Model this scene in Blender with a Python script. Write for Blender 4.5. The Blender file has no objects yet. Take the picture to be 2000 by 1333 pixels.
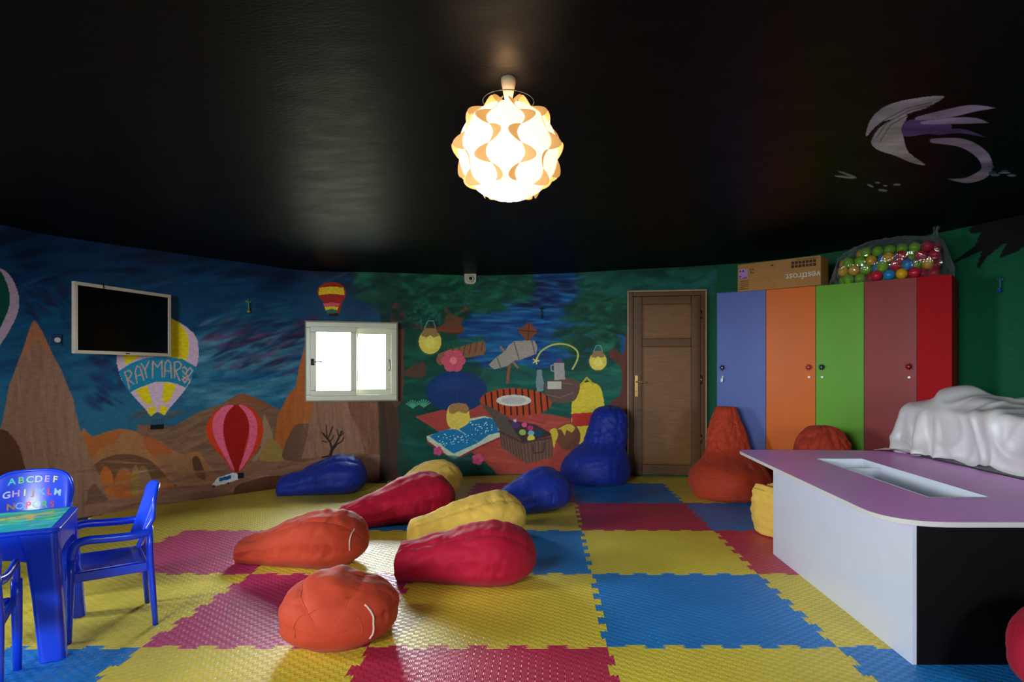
import bpy, bmesh, math, random
import numpy as np
from mathutils import Vector, Matrix, noise as mnoise

random.seed(7)
rng = np.random.default_rng(7)
sc = bpy.context.scene
COL = sc.collection
PI = math.pi

# ------------------------------------------------------------------ camera, sky, exposure
CAMZ = 1.196
F, CX, CY = 1194.0, 1069.0, 731.0        # the photo's focal length and vanishing point, in its pixels
cam_d = bpy.data.cameras.new('camera')
cam = bpy.data.objects.new('camera', cam_d)
COL.objects.link(cam)
cam.location = (0, 0, CAMZ)
cam.rotation_euler = (PI / 2, 0, 0)
cam_d.sensor_width = 36
cam_d.lens = F / 2000 * 36
cam_d.shift_x = (1000 - CX) / 2000
cam_d.shift_y = (CY - 666.5) / 2000
cam_d.clip_start = 0.05
sc.camera = cam

sc.view_settings.view_transform = 'Standard'
sc.view_settings.look = 'None'
sc.view_settings.gamma = 1
sc.view_settings.use_curve_mapping = False
sc.view_settings.exposure = 0.0
sc.cycles.use_denoising = True
sc.cycles.max_bounces = 6
sc.cycles.transparent_max_bounces = 24
sc.cycles.sample_clamp_indirect = 6

SKY = 80.0
world = bpy.data.worlds.new('sky')
sc.world = world
world.use_nodes = True
nt = world.node_tree
nt.nodes.clear()
wo = nt.nodes.new('ShaderNodeOutputWorld')
bg = nt.nodes.new('ShaderNodeBackground')
tc = nt.nodes.new('ShaderNodeTexCoord')
sp = nt.nodes.new('ShaderNodeSeparateXYZ')
rp = nt.nodes.new('ShaderNodeValToRGB')
rp.color_ramp.elements[0].position = 0.40
rp.color_ramp.elements[0].color = (0.055, 0.058, 0.040, 1)      # sunlit scrub and ground
rp.color_ramp.elements[1].position = 0.52
rp.color_ramp.elements[1].color = (0.86, 0.92, 0.97, 1)
mp = nt.nodes.new('ShaderNodeMapRange')
mp.inputs[1].default_value = -1
mp.inputs[2].default_value = 1
nt.links.new(tc.outputs['Generated'], sp.inputs[0])
nt.links.new(sp.outputs[2], mp.inputs[0])
nt.links.new(mp.outputs[0], rp.inputs[0])
nt.links.new(rp.outputs[0], bg.inputs[0])
bg.inputs[1].default_value = SKY
nt.links.new(bg.outputs[0], wo.inputs[0])

# ------------------------------------------------------------------ helpers
def tag(o, label=None, cat=None, group=None, kind=None):
    if label: o['label'] = label
    if cat: o['category'] = cat
    if group: o['group'] = group
    if kind: o['kind'] = kind
    return o

def empty(name, loc=(0, 0, 0), rz=0.0, parent=None):
    o = bpy.data.objects.new(name, None)
    o.empty_display_size = 0.1
    COL.objects.link(o)
    o.location = loc
    o.rotation_euler = (0, 0, rz)
    if parent: o.parent = parent
    return o

def srgb(c):
    out = []
    for v in c:
        v = v / 255.0
        out.append(v / 12.92 if v <= 0.04045 else ((v + 0.055) / 1.055) ** 2.4)
    return tuple(out)

class MB:
    def __init__(self):
        self.v, self.f, self.mi = [], [], []
    def add(self, vs, fs, m=0):
        n = len(self.v)
        self.v += [tuple(p) for p in vs]
        self.f += [tuple(i + n for i in f) for f in fs]
        self.mi += [m] * len(fs)
        return self
    def box(self, x0, x1, y0, y1, z0, z1, m=0, M=None):
        vs = [Vector(p) for p in ((x0, y0, z0), (x1, y0, z0), (x1, y1, z0), (x0, y1, z0), (x0, y0, z1), (x1, y0, z1), (x1, y1, z1), (x0, y1, z1))]
        if M: vs = [M @ p for p in vs]
        return self.add(vs, [(3, 2, 1, 0), (4, 5, 6, 7), (0, 1, 5, 4), (1, 2, 6, 5), (2, 3, 7, 6), (3, 0, 4, 7)], m)
    def loft(self, rings, m=0, cap=True, closed=True):
        n = len(rings[0])
        vs = [p for r in rings for p in r]
        fs = []
        for i in range(len(rings) - 1):
            for j in range(n if closed else n - 1):
                a, b = i * n + j, i * n + (j + 1) % n
                fs.append((a, b, b + n, a + n))
        if cap and closed:
            fs.append(tuple(reversed(range(n))))
            fs.append(tuple((len(rings) - 1) * n + j for j in range(n)))
        return self.add(vs, fs, m)
    def lathe(self, prof, n=32, c=(0, 0, 0), m=0, cap=True):
        rings = [[(c[0] + r * math.cos(2 * PI * j / n), c[1] + r * math.sin(2 * PI * j / n), c[2] + z) for j in range(n)] for r, z in prof]
        return self.loft(rings, m, cap)
    def tube(self, pts, r, n=10, m=0, flat=1.0, up=None):
        pts = [Vector(p) for p in pts]
        rr = r if isinstance(r, (list, tuple)) else [r] * len(pts)
        rings = []
        ref = Vector(up) if up else None
        for i, p in enumerate(pts):
            t = (pts[min(i + 1, len(pts) - 1)] - pts[max(i - 1, 0)]).normalized()
            if ref is None:
                ref = Vector((0, 0, 1)) if abs(t.z) < 0.9 else Vector((1, 0, 0))
            a = (ref - t * ref.dot(t))
            if a.length < 1e-6: a = t.orthogonal()
            a.normalize()
            if up is None: ref = a
            b = t.cross(a)
            rings.append([p + (a * math.cos(2 * PI * j / n) + b * flat * math.sin(2 * PI * j / n)) * rr[i] for j in range(n)])
        return self.loft(rings, m)
    def prism(self, poly, z0, z1, m=0):
        n = len(poly)
        vs = [(p[0], p[1], z0) for p in poly] + [(p[0], p[1], z1) for p in poly]
        fs = [tuple(range(n - 1, -1, -1)), tuple(range(n, 2 * n))]
        fs += [(i, (i + 1) % n, n + (i + 1) % n, n + i) for i in range(n)]
        return self.add(vs, fs, m)
    def build(self, name, mats, parent=None, smooth=False, bevel=0, loc=None, subsurf=0, segs=2):
        me = bpy.data.meshes.new(name)
        me.from_pydata(self.v, [], self.f)
        for mt in (mats if isinstance(mats, (list, tuple)) else [mats]):
            me.materials.append(mt)
        if any(self.mi):
            me.polygons.foreach_set('material_index', self.mi)
        me.update()
        bm = bmesh.new(); bm.from_mesh(me)
        bmesh.ops.recalc_face_normals(bm, faces=bm.faces)
        bm.to_mesh(me); bm.free()
        o = bpy.data.objects.new(name, me)
        COL.objects.link(o)
        if parent: o.parent = parent
        if loc: o.location = loc
        if smooth:
            me.polygons.foreach_set('use_smooth', [True] * len(me.polygons))
        if bevel:
            b = o.modifiers.new('bevel', 'BEVEL')
            b.width = bevel; b.segments = segs; b.limit_method = 'ANGLE'; b.angle_limit = 0.7
            b.harden_normals = False
            me.polygons.foreach_set('use_smooth', [True] * len(me.polygons))
            w = o.modifiers.new('wn', 'WEIGHTED_NORMAL'); w.keep_sharp = True
        if subsurf:
            s = o.modifiers.new('sub', 'SUBSURF'); s.levels = s.render_levels = subsurf
        return o

def mat(name, col, rough=0.5, var=0.0, vscale=8.0, bump=0.0, bscale=40.0, spec=0.5, metal=0.0, coat=0.0,
        sheen=0.0, attr=False, stretch=None, rvar=0.0, lin=False, coord='Object'):
    m = bpy.data.materials.new(name)
    m.use_nodes = True
    n = m.node_tree; L = n.links
    b = n.nodes['Principled BSDF']
    b.inputs['Roughness'].default_value = rough
    b.inputs['Specular IOR Level'].default_value = spec
    b.inputs['Metallic'].default_value = metal
    b.inputs['Coat Weight'].default_value = coat
    b.inputs['Sheen Weight'].default_value = sheen
    c = col if lin else srgb(col)
    t = n.nodes.new('ShaderNodeTexCoord')
    mpn = n.nodes.new('ShaderNodeMapping')
    L.new(t.outputs[coord], mpn.inputs[0])
    if stretch: mpn.inputs['Scale'].default_value = stretch
    nz = n.nodes.new('ShaderNodeTexNoise')
    nz.inputs['Scale'].default_value = vscale
    nz.inputs['Detail'].default_value = 5
    L.new(mpn.outputs[0], nz.inputs['Vector'])
    mr = n.nodes.new('ShaderNodeMapRange')
    mr.inputs[1].default_value = 0.25; mr.inputs[2].default_value = 0.75
    mr.inputs[3].default_value = 1 - var; mr.inputs[4].default_value = 1 + var
    L.new(nz.outputs[0], mr.inputs[0])
    mul = n.nodes.new('ShaderNodeVectorMath'); mul.operation = 'SCALE'
    if attr:
        at = n.nodes.new('ShaderNodeAttribute'); at.attribute_name = 'paint'
        L.new(at.outputs['Color'], mul.inputs[0])
    else:
        mul.inputs[0].default_value = c
    L.new(mr.outputs[0], mul.inputs['Scale'])
    L.new(mul.outputs[0], b.inputs['Base Color'])
    if rvar:
        r2 = n.nodes.new('ShaderNodeMapRange')
        r2.inputs[1].default_value = 0.3; r2.inputs[2].default_value = 0.7
        r2.inputs[3].default_value = rough - rvar; r2.inputs[4].default_value = rough + rvar
        L.new(nz.outputs[0], r2.inputs[0]); L.new(r2.outputs[0], b.inputs['Roughness'])
    if bump:
        n2 = n.nodes.new('ShaderNodeTexNoise')
        n2.inputs['Scale'].default_value = bscale; n2.inputs['Detail'].default_value = 4
        L.new(mpn.outputs[0], n2.inputs['Vector'])
        bp = n.nodes.new('ShaderNodeBump')
        bp.inputs['Strength'].default_value = bump; bp.inputs['Distance'].default_value = 0.01
        L.new(n2.outputs[0], bp.inputs['Height'])
        L.new(bp.outputs[0], b.inputs['Normal'])
    return m

def emis(name, col, strength, base=None):
    m = bpy.data.materials.new(name); m.use_nodes = True
    b = m.node_tree.nodes['Principled BSDF']
    c = srgb(col)
    b.inputs['Base Color'].default_value = (*(srgb(base) if base else c), 1)
    b.inputs['Emission Color'].default_value = (*c, 1)
    b.inputs['Emission Strength'].default_value = strength
    b.inputs['Roughness'].default_value = 0.6
    return m

def catmull(pts, per=12, closed=False):
    P = [Vector(p) for p in pts]
    n = len(P); out = []
    for i in range(n if closed else n - 1):
        if closed:
            a, b, c, d = P[(i - 1) % n], P[i], P[(i + 1) % n], P[(i + 2) % n]
        else:
            a, b, c, d = P[max(i - 1, 0)], P[i], P[i + 1], P[min(i + 2, n - 1)]
        for k in range(per):
            t = k / per
            out.append(0.5 * ((2 * b) + (c - a) * t + (2 * a - 5 * b + 4 * c - d) * t * t + (3 * b - a - 3 * c + d) * t ** 3))
    if not closed: out.append(P[-1])
    return out

def ceil_z(x, y):
    return 2.655 + 0.036 * x - 0.0083 * x * x - 0.0142 * (y - 3) ** 2

def floor_pt(px, py, z=0.0):            # a place on a level surface seen at that spot of the photo
    d = (CAMZ - z) * F / (py - CY)
    return Vector(((px - CX) / F * d, d, z))

# ------------------------------------------------------------------ room outline
FRONT = [(-4.72, 0.9), (-4.7, 2.4), (-4.47, 3.7), (-4.14, 4.62), (-3.95, 5.08), (-3.45, 5.74), (-3.05, 6.2), (-2.6, 6.63),
         (-1.72, 6.95), (-0.9, 7.22), (0.1, 7.3), (0.957, 7.22), (1.82, 7.1), (2.6, 6.86), (3.3, 6.38), (3.97, 5.6), (4.4, 4.7), (4.65, 3.6), (4.7, 2.4), (4.62, 0.9)]
BACK = [(4.62, 0.9), (4.2, -0.25), (3.2, -1.15), (1.6, -1.65), (0, -1.8), (-1.6, -1.65), (-3.2, -1.15), (-4.2, -0.25), (-4.72, 0.9)]
front = [Vector((p[0], p[1])) for p in catmull([(x, y, 0) for x, y in FRONT], 40)]
farr = np.array([(p.x, p.y) for p in front])
seg = np.hypot(*np.diff(farr, axis=0).T)
cum = np.concatenate([[0], np.cumsum(seg)])
def outline_at(u):
    return np.interp(u, cum, farr[:, 0]), np.interp(u, cum, farr[:, 1])
PXo = CX + F * farr[:, 0] / farr[:, 1]
okm = farr[:, 1] > 2.0
def wall_xy(px):                        # the wall's plan position seen at that photo column
    i = np.where(okm)[0]
    return (float(np.interp(px, PXo[i], farr[i, 0])), float(np.interp(px, PXo[i], farr[i, 1])))
def wall_u(px):
    i = np.where(okm)[0]
    return float(np.interp(px, PXo[i], cum[i]))
def wall_frame(px, py, off=0.0):
    """point on the wall, with a matrix whose x runs along the wall, y into it, z up"""
    u = wall_u(px)
    x, y = outline_at(u)
    x2, y2 = outline_at(u + 0.05); x1, y1 = outline_at(u - 0.05)
    t = Vector((x2 - x1, y2 - y1, 0)).normalized()
    nrm = Vector((-t.y, t.x, 0))       # outward
    z = CAMZ + (CY - py) * y / F
    M = Matrix(((t.x, nrm.x, 0, x - nrm.x * off), (t.y, nrm.y, 0, y - nrm.y * off), (0, 0, 1, z), (0, 0, 0, 1)))
    return M, y / F                     # metres per photo pixel there

# ------------------------------------------------------------------ mural painter
class Canvas:
    def __init__(s, PX, PY, col):
        s.PX, s.PY = PX, PY
        s.C = np.zeros(PX.shape + (3,)); s.C[:] = col
        s.cx = PX.mean(axis=1)
        s.mono = bool(np.all(np.diff(s.cx) > 0))
    def sub(s, x0, x1):
        if s.mono:
            a, b = np.searchsorted(s.cx, (x0, x1))
            return slice(max(a - 1, 0), b + 1)
        return slice(None)
    def blend(s, sl, mask, col, al=1.0):
        col = np.array(col, float)
        w = (mask * al)[..., None]
        s.C[sl] = s.C[sl] * (1 - w) + col * w
    def poly(s, pts, col, al=1.0, smooth=0, var=0.0, vs=(0.02, 0.006), within=None, grad=None):
        if smooth:
            pts = [(p.x, p.y) for p in catmull([(x, y, 0) for x, y in pts], smooth, True)]
        P = np.array(pts, float)
        sl = s.sub(P[:, 0].min(), P[:, 0].max())
        X, Y = s.PX[sl], s.PY[sl]
        ins = np.zeros(X.shape, bool)
        n = len(P)
        for i in range(n):
            x1, y1 = P[i]; x2, y2 = P[(i + 1) % n]
            if y1 == y2: continue
            c = ((y1 > Y) != (y2 > Y)) & (X < (x2 - x1) * (Y - y1) / (y2 - y1) + x1)
            ins ^= c
        m = ins.astype(float)
        base = np.array(col, float)
        if grad is not None:            # a painted blend between two colours, from row y0 to row y1
            y0, y1, c2 = grad
            t = np.clip((Y - y0) / (y1 - y0), 0, 1)[..., None]
            base = base * (1 - t) + np.array(c2, float) * t
        if var:
            r = np.sin(X * vs[0] * 6.28 + 3 * np.sin(Y * vs[1] * 6.28)) * 0.6 + np.sin(X * vs[0] * 17 + 2 * np.sin(Y * vs[1] * 11) + 1.7) * 0.4
            base = base * (1 + .35 * var * r)[..., None]
        w = (m * al)[..., None]
        s.C[sl] = s.C[sl] * (1 - w) + base * w
    def ell(s, cx, cy, rx, ry, col, al=1.0, ang=0.0, soft=0.0):
        R = max(rx, ry) * 1.1
        sl = s.sub(cx - R, cx + R)
        X, Y = s.PX[sl] - cx, s.PY[sl] - cy
        c, q = math.cos(ang), math.sin(ang)
        d = np.sqrt(((X * c + Y * q) / rx) ** 2 + ((-X * q + Y * c) / ry) ** 2)
        m = np.clip((1 - d) / soft, 0, 1) if soft else (d < 1).astype(float)
        s.blend(sl, m, col, al)
    def stroke(s, pts, w, col, al=1.0):
        P = np.array(pts, float)
        sl = s.sub(P[:, 0].min() - w, P[:, 0].max() + w)
        X, Y = s.PX[sl], s.PY[sl]
        dm = np.full(X.shape, 1e9)
        for i in range(len(P) - 1):
            a, b = P[i], P[i + 1]
            L = max(((b - a) ** 2).sum(), 1e-9)
            t = np.clip(((X - a[0]) * (b[0] - a[0]) + (Y - a[1]) * (b[1] - a[1])) / L, 0, 1)
            dm = np.minimum(dm, np.hypot(X - a[0] - t * (b[0] - a[0]), Y - a[1] - t * (b[1] - a[1])))
        s.blend(sl, np.clip((w / 2 + 0.5 - dm), 0, 1), col, al)
    def dabs(s, n, box, cols, rx, ry, ang, al=0.5, dang=0.2, inside=None):
        for k in range(n):
            x = random.uniform(box[0], box[2]); y = random.uniform(box[1], box[3])
            if inside and not inside(x, y): continue
            c = random.choice(cols); f = random.uniform(0.8, 1.2)
            s.ell(x, y, random.uniform(*rx), random.uniform(*ry), tuple(v * f for v in c), al * random.uniform(0.5, 1), ang + random.uniform(-dang, dang), 0.6)

def Z1(l): return [(x / 2.222, 420 + y / 2.222) for x, y in l]
def Z2(l): return [(380 + x / 2.666, 500 + y / 2.666) for x, y in l]
def Z3(l): return [(760 + x / 3.03, 520 + y / 3.03) for x, y in l]
def ZB(l): return [(200 + x / 4.76, 580 + y / 4.76) for x, y in l]

def paint_wall(PX, PY):
    c = Canvas(PX, PY, (12, 55, 84))
    # ---- evening sky on the left half
    c.poly([(-900, 380), (900, 380), (900, 640), (-900, 640)], (8, 28, 58), grad=(430, 620, (16, 62, 92)))
    c.poly([(-900, 620), (900, 620), (900, 1200), (-900, 1200)], (18, 66, 96), grad=(640, 800, (34, 92, 120)))
    c.dabs(420, (-500, 400, 780, 560), [(6, 18, 40), (8, 40, 72), (4, 12, 30), (14, 50, 80), (30, 20, 45)], (20, 90), (5, 16), -0.1, 0.5)
    c.dabs(520, (-500, 540, 780, 760), [(14, 60, 92), (22, 84, 112), (10, 42, 78), (16, 70, 105)], (18, 70), (4, 12), -0.22, 0.5)
    c.dabs(280, (370, 650, 640, 790), [(74, 128, 146), (52, 110, 136), (92, 136, 150), (40, 100, 130)], (14, 55), (3, 9), -0.15, 0.5)
    c.dabs(130, (395, 625, 610, 725), [(64, 40, 74), (36, 22, 54), (92, 58, 90), (24, 40, 66), (60, 104, 124)], (12, 45), (3, 8), -0.35, 0.7)
    c.dabs(50, (180, 650, 290, 800), [(30, 26, 62), (18, 38, 76)], (10, 30), (4, 12), 0.6, 0.6)
    c.dabs(30, (50, 560, 130, 620), [(40, 26, 48), (20, 34, 62)], (8, 26), (3, 7), 0.6, 0.6)
    c.dabs(60, (440, 590, 560, 650), [(34, 82, 100), (26, 72, 96)], (10, 40), (2, 5), -0.2, 0.6)
    # ---- green balloon at the far left
    c.poly(Z1([(0, 232), (35, 255), (65, 300), (82, 360), (78, 420), (50, 485), (0, 565), (-60, 640), (-160, 640), (-260, 480), (-270, 340), (-180, 240), (-80, 215)]), (160, 135, 150), smooth=4)
    c.poly(Z1([(-5, 240), (25, 285), (42, 345), (38, 405), (18, 455), (-10, 510), (-70, 600), (-80, 225)]), (6, 62, 48), smooth=4)
    # ---- far dunes
    dun = Z2([(-110, 890), (-60, 860), (0, 825), (90, 790), (160, 760), (210, 728), (250, 715), (310, 735), (370, 765), (435, 800), (640, 860), (640, 1100), (-300, 1100), (-300, 880)])
    c.poly(dun, (118, 86, 64), var=0.12, vs=(0.006, 0.03))
    c.poly(Z2([(160, 760), (210, 728), (250, 715), (310, 735), (370, 765), (435, 800), (380, 790), (300, 765), (230, 768)]), (128, 78, 48))
    c.dabs(140, (270, 800, 530, 880), [(92, 66, 50), (134, 100, 74), (104, 76, 56)], (12, 42), (2, 5), -0.35, 0.5)
    c.poly([(-900, 930), (745, 880), (745, 1300), (-900, 1300)], (128, 90, 68))
    # ---- ochre hills
    c.poly(Z1([(350, 948), (400, 962), (470, 940), (530, 930), (590, 942), (640, 972), (700, 985), (745, 1020), (800, 1040), (860, 1030), (900, 1080), (950, 1130), (1000, 1160), (1000, 1333), (350, 1333)]), (150, 100, 62), var=0.1, smooth=3)
    c.poly(Z1([(355, 955), (400, 965), (460, 946), (530, 932), (500, 985), (440, 1010), (400, 1060), (370, 1010)]), (156, 88, 40), smooth=3)
    c.poly(Z1([(620, 960), (700, 990), (750, 1030), (700, 1040), (650, 1035)]), (158, 84, 42), smooth=3)
    c.poly(Z1([(400, 1100), (470, 1050), (560, 1040), (640, 1060), (700, 1110), (740, 1160), (760, 1180), (560, 1200), (420, 1190)]), (98, 66, 44), smooth=4)
    c.poly(Z1([(680, 1040), (760, 1050), (830, 1050), (880, 1100), (900, 1160), (780, 1170), (720, 1110)]), (140, 98, 64), smooth=4)
    for q, col in (([(430, 1140), (455, 1092), (480, 1110), (492, 1150), (492, 1215), (432, 1215)], (172, 92, 34)),
                   ([(496, 1150), (530, 1098), (560, 1110), (578, 1160), (578, 1222), (498, 1222)], (160, 86, 36)),
                   ([(572, 1120), (590, 1085), (604, 1120), (612, 1210), (575, 1215)], (132, 112, 44)),
                   ([(604, 1110), (625, 1090), (650, 1130), (670, 1210), (608, 1215)], (132, 98, 68)),
                   ([(660, 1160), (720, 1150), (760, 1190), (700, 1215), (660, 1210)], (164, 92, 46)),
                   ([(835, 1060), (860, 1050), (885, 1110), (890, 1150), (850, 1130)], (88, 54, 34))):
        c.poly(Z1(q), col, smooth=4)
    # ---- tall cone and dark rock
    c.poly(Z1([(150, 458), (180, 500), (208, 560), (236, 620), (268, 675), (292, 740), (318, 800), (332, 870), (350, 940), (380, 1010), (400, 1070), (436, 1140), (470, 1240), (480, 1360), (-600, 1360), (-600, 1100), (-200, 1040), (-20, 1000), (10, 900), (40, 740), (78, 640), (108, 560), (130, 490)]), (132, 98, 78), var=0.14, vs=(0.05, 0.004))
    c.dabs(170, (-10, 640, 215, 1000), [(112, 78, 62), (150, 116, 94), (124, 88, 72), (160, 112, 80)], (22, 60), (2, 5), 1.5, 0.4, 0.12, lambda x, y: y > 640 + abs(x - 68) * 2.4)
    c.poly(Z1([(150, 458), (180, 500), (208, 560), (222, 600), (190, 590), (165, 540), (150, 560), (120, 600), (90, 620), (130, 490)]), (160, 96, 62), al=0.7, smooth=3)
    c.poly(Z1([(0, 930), (40, 948), (80, 1000), (104, 1080), (128, 1160), (150, 1360), (-600, 1360), (-600, 1000), (-100, 930)]), (80, 48, 34), var=0.14, vs=(0.04, 0.004), smooth=3)
    c.poly(Z1([(392, 1180), (410, 1170), (440, 1200), (470, 1245), (400, 1262), (376, 1270), (380, 1210)]), (104, 72, 56), smooth=3)
    # ---- sandy ground
    c.poly([(120, 1180), (170, 985), (255, 972), (330, 955), (420, 945), (478, 945), (500, 915), (545, 900), (600, 893), (660, 888), (750, 888), (750, 920), (738, 940), (738, 1180)], (134, 94, 74), var=0.08, vs=(0.004, 0.05))
    c.dabs(150, (170, 900, 740, 1000), [(112, 76, 58), (150, 112, 90), (120, 84, 66)], (18, 60), (2, 5), -0.12, 0.5)
    c.poly([(455, 972), (462, 950), (490, 940), (530, 930), (580, 934), (590, 960), (560, 985), (460, 985)], (94, 56, 38), smooth=4)
    # ---- chimneys below the window
    c.poly(Z2([(578, 470), (560, 520), (542, 590), (526, 680), (490, 722), (455, 790), (430, 850), (425, 920), (408, 1010), (480, 1060), (600, 1060), (640, 760), (620, 470)]), (160, 88, 38), var=0.1, vs=(0.05, 0.004), smooth=3)
    c.poly(Z2([(358, 836), (376, 850), (396, 900), (405, 960), (330, 1060), (300, 1060), (345, 1000)]), (146, 118, 92), smooth=3)
    c.poly(Z2([(338, 1064), (355, 1010), (378, 962), (400, 950), (440, 985), (462, 1030), (466, 1068)]), (146, 118, 60), smooth=3)
    c.poly(Z2([(465, 1062), (470, 990), (500, 920), (530, 880), (570, 875), (600, 890), (620, 1060)]), (104, 72, 54), var=0.08, smooth=3)
    c.poly(Z2([(622, 740), (790, 740), (812, 820), (850, 890), (866, 950), (892, 1045), (556, 1056), (585, 950), (605, 850)]), (138, 98, 74), var=0.1, vs=(0.05, 0.004))
    c.poly(Z2([(786, 740), (960, 740), (970, 820), (978, 1040), (890, 1045), (866, 950), (845, 880), (812, 825)]), (116, 74, 52), var=0.12, vs=(0.05, 0.004))
    c.dabs(90, (592, 785, 742, 885), [(108, 74, 54), (156, 114, 88), (124, 86, 64)], (10, 34), (2, 4), 1.5, 0.4, 0.12)
    c.poly(Z2([(880, 1050), (970, 1040), (972, 1110), (945, 1180), (880, 1180)]), (150, 108, 96), al=0.6, smooth=3)
    # ---- woodland half
    c.poly([(744, 380), (1240, 380), (1240, 1180), (744, 1180)], (12, 62, 50))
    c.poly([(700, 380), (760, 380), (790, 640), (744, 640), (740, 560)], (12, 44, 46), al=0.8)
    c.dabs(420, (770, 620, 1230, 930), [(16, 84, 64), (10, 56, 46), (24, 100, 78), (12, 70, 60)], (14, 50), (4, 12), 0.05, 0.5)
    c.poly(Z3([(400, 420), (480, 260), (600, 230), (760, 60), (820, 20), (1300, 20), (1220, 130), (1090, 260), (1110, 330), (1010, 420), (1110, 610), (560, 600), (430, 470)]), (12, 72, 122))
    c.dabs(380, (905, 540, 1160, 715), [(14, 66, 128), (30, 112, 168), (8, 38, 92), (50, 130, 176)], (14, 52), (2, 5), 0.0, 0.6, 0.12)
    c.dabs(50, (990, 530, 1160, 600), [(12, 16, 48), (30, 24, 70)], (12, 40), (3, 7), 0, 0.6)
    hill = Z3([(540, 640), (620, 600), (760, 580), (900, 620), (1000, 605), (1110, 620), (1240, 620), (1380, 560), (1420, 590), (1420, 960), (500, 960)])
    c.poly(hill, (20, 90, 74), var=0.08, vs=(0.008, 0.03), smooth=3)
    c.dabs(160, (940, 720, 1220, 820), [(28, 110, 86), (16, 76, 64), (14, 64, 66)], (14, 44), (3, 8), 0.0, 0.5)
    c.poly(Z3([(960, 600), (1010, 560), (1100, 540), (1180, 560), (1200, 610), (1080, 625)]), (14, 66, 52), smooth=3)
    # trunks
    c.poly([(738, 783), (776, 783), (778, 820), (789, 857), (800, 887), (808, 917), (806, 1180), (728, 1180), (742, 912), (746, 888), (744, 808)], (70, 46, 32), var=0.14, vs=(0.05, 0.004))
    c.poly([(738, 783), (752, 783), (760, 900), (756, 1180), (728, 1180), (742, 912)], (54, 40, 30), al=0.7)
    c.poly([(770, 590), (782, 585), (792, 600), (788, 690), (786, 783), (762, 783), (764, 640), (762, 610)], (92, 56, 38), smooth=2)
    c.stroke([(775, 640), (800, 636), (850, 642), (895, 650)], 9, (84, 44, 28))
    c.poly(Z3([(318, 190), (345, 230), (400, 290), (440, 240), (500, 225), (450, 300), (425, 340), (440, 392), (280, 384), (330, 330), (325, 260)]), (110, 58, 34), smooth=3)
    c.poly(Z3([(1300, 440), (1330, 425), (1350, 500), (1380, 520), (1400, 400), (1430, 380), (1430, 1000), (1290, 840), (1370, 760), (1370, 600), (1305, 540)]), (94, 50, 38), var=0.12, vs=(0.04, 0.004), smooth=2)
    c.poly(Z3([(1340, 400), (1380, 400), (1400, 440), (1390, 500), (1375, 520), (1365, 450)]), (14, 78, 130), smooth=3)
    # foliage
    fol = [(14, 66, 44), (22, 90, 62), (10, 48, 38), (30, 108, 78), (12, 76, 50)]
    for bx, n in (((700, 530, 900, 590), 150), ((880, 530, 1035, 590), 160), ((790, 580, 890, 635), 80), ((1130, 520, 1235, 600), 150), ((1110, 600, 1225, 625), 70), ((1090, 640, 1200, 680), 90), ((930, 580, 980, 610), 30)):
        c.dabs(n, bx, fol, (10, 32), (4, 10), -0.1, 0.75, 0.6)
    c.dabs(60, (790, 590, 860, 640), [(40, 110, 100), (34, 98, 90)], (4, 12), (1.5, 4), 0, 0.6, 1.5)
    c.dabs(30, (745, 530, 800, 640), [(16, 60, 44), (10, 36, 36)], (10, 32), (6, 14), 0.0, 0.7)
    c.poly(Z3([(318, 210), (345, 250), (400, 300), (440, 250), (490, 235), (450, 300), (425, 340), (440, 392), (280, 384), (330, 330), (325, 260)]), (118, 62, 36), al=.8, smooth=3)
    c.dabs(50, (850, 575, 930, 620), fol, (8, 20), (3, 7), -0.1, 0.7, 0.8)
    # ---- picnic: hanging lamps, log, blanket, book, basket
    for (x, y, rx, ry) in ((840, 668, 22, 24), (1168, 706, 17, 18)):
        c.ell(x, y, rx * 1.3, ry * 1.3, (90, 130, 60), 0.6, 0, 0.4)
        c.ell(x, y, rx, ry, (222, 200, 84))
        c.ell(x, y + 2, rx * 0.6, ry * 0.6, (240, 224, 110), 0.8, 0, 0.5)
        c.poly([(x - rx * 0.8, y - ry * 0.5), (x - rx * 0.5, y - ry * 1.1), (x + rx * 0.5, y - ry * 1.1), (x + rx * 0.8, y - ry * 0.5), (x + rx * .3, y - ry * .35), (x, y - ry * .55), (x - rx * .3, y - ry * .35)], (150, 116, 72))
        c.stroke([(x - rx * .5, y - ry * 1.1), (x - rx * .2, y - ry * 1.7), (x + rx * .3, y - ry * 1.7), (x + rx * .5, y - ry * 1.1)], 1.5, (130, 150, 160))
    c.poly(Z3([(290, 520), (440, 470), (550, 440), (568, 470), (560, 525), (430, 545), (300, 590)]), (140, 92, 60), smooth=2)
    for k in range(7):
        c.stroke(Z3([(330 + k * 36, 560 - k * 10), (350 + k * 34, 480 - k * 6)]), 2, (96, 60, 40))
    for k in range(16):
        c.stroke(Z3([(330 + k * 15, 500 - k * 4), (325 + k * 15, 455 - k * 3)]), 3, (24, 92, 58))
    c.poly(Z3([(80, 640), (140, 590), (210, 570), (215, 650), (150, 660)]), (82, 58, 42), smooth=3)
    c.poly(Z3([(155, 892), (300, 855), (500, 812), (700, 850), (960, 880), (1100, 910), (1240, 970), (1100, 1120), (1040, 1233), (640, 1233), (560, 1150), (300, 985)]), (166, 66, 54), var=0.06, vs=(0.01, 0.02))
    c.dabs(80, (850, 800, 1130, 925), [(140, 52, 44), (184, 84, 66)], (10, 36), (2, 5), 0.15, 0.4)
    # plain garden things in place of the figures: a blue pouf, pink blossom, striped bolster, sack, kite
    c.ell(*Z3([(400, 742)])[0], 60, 40, (16, 52, 104))
    c.ell(*Z3([(360, 700)])[0], 40, 20, (28, 72, 130), 0.5, -0.2, 0.6)
    c.stroke(Z3([(235, 750), (400, 720), (570, 742)]), 1.5, (60, 50, 100))
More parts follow.
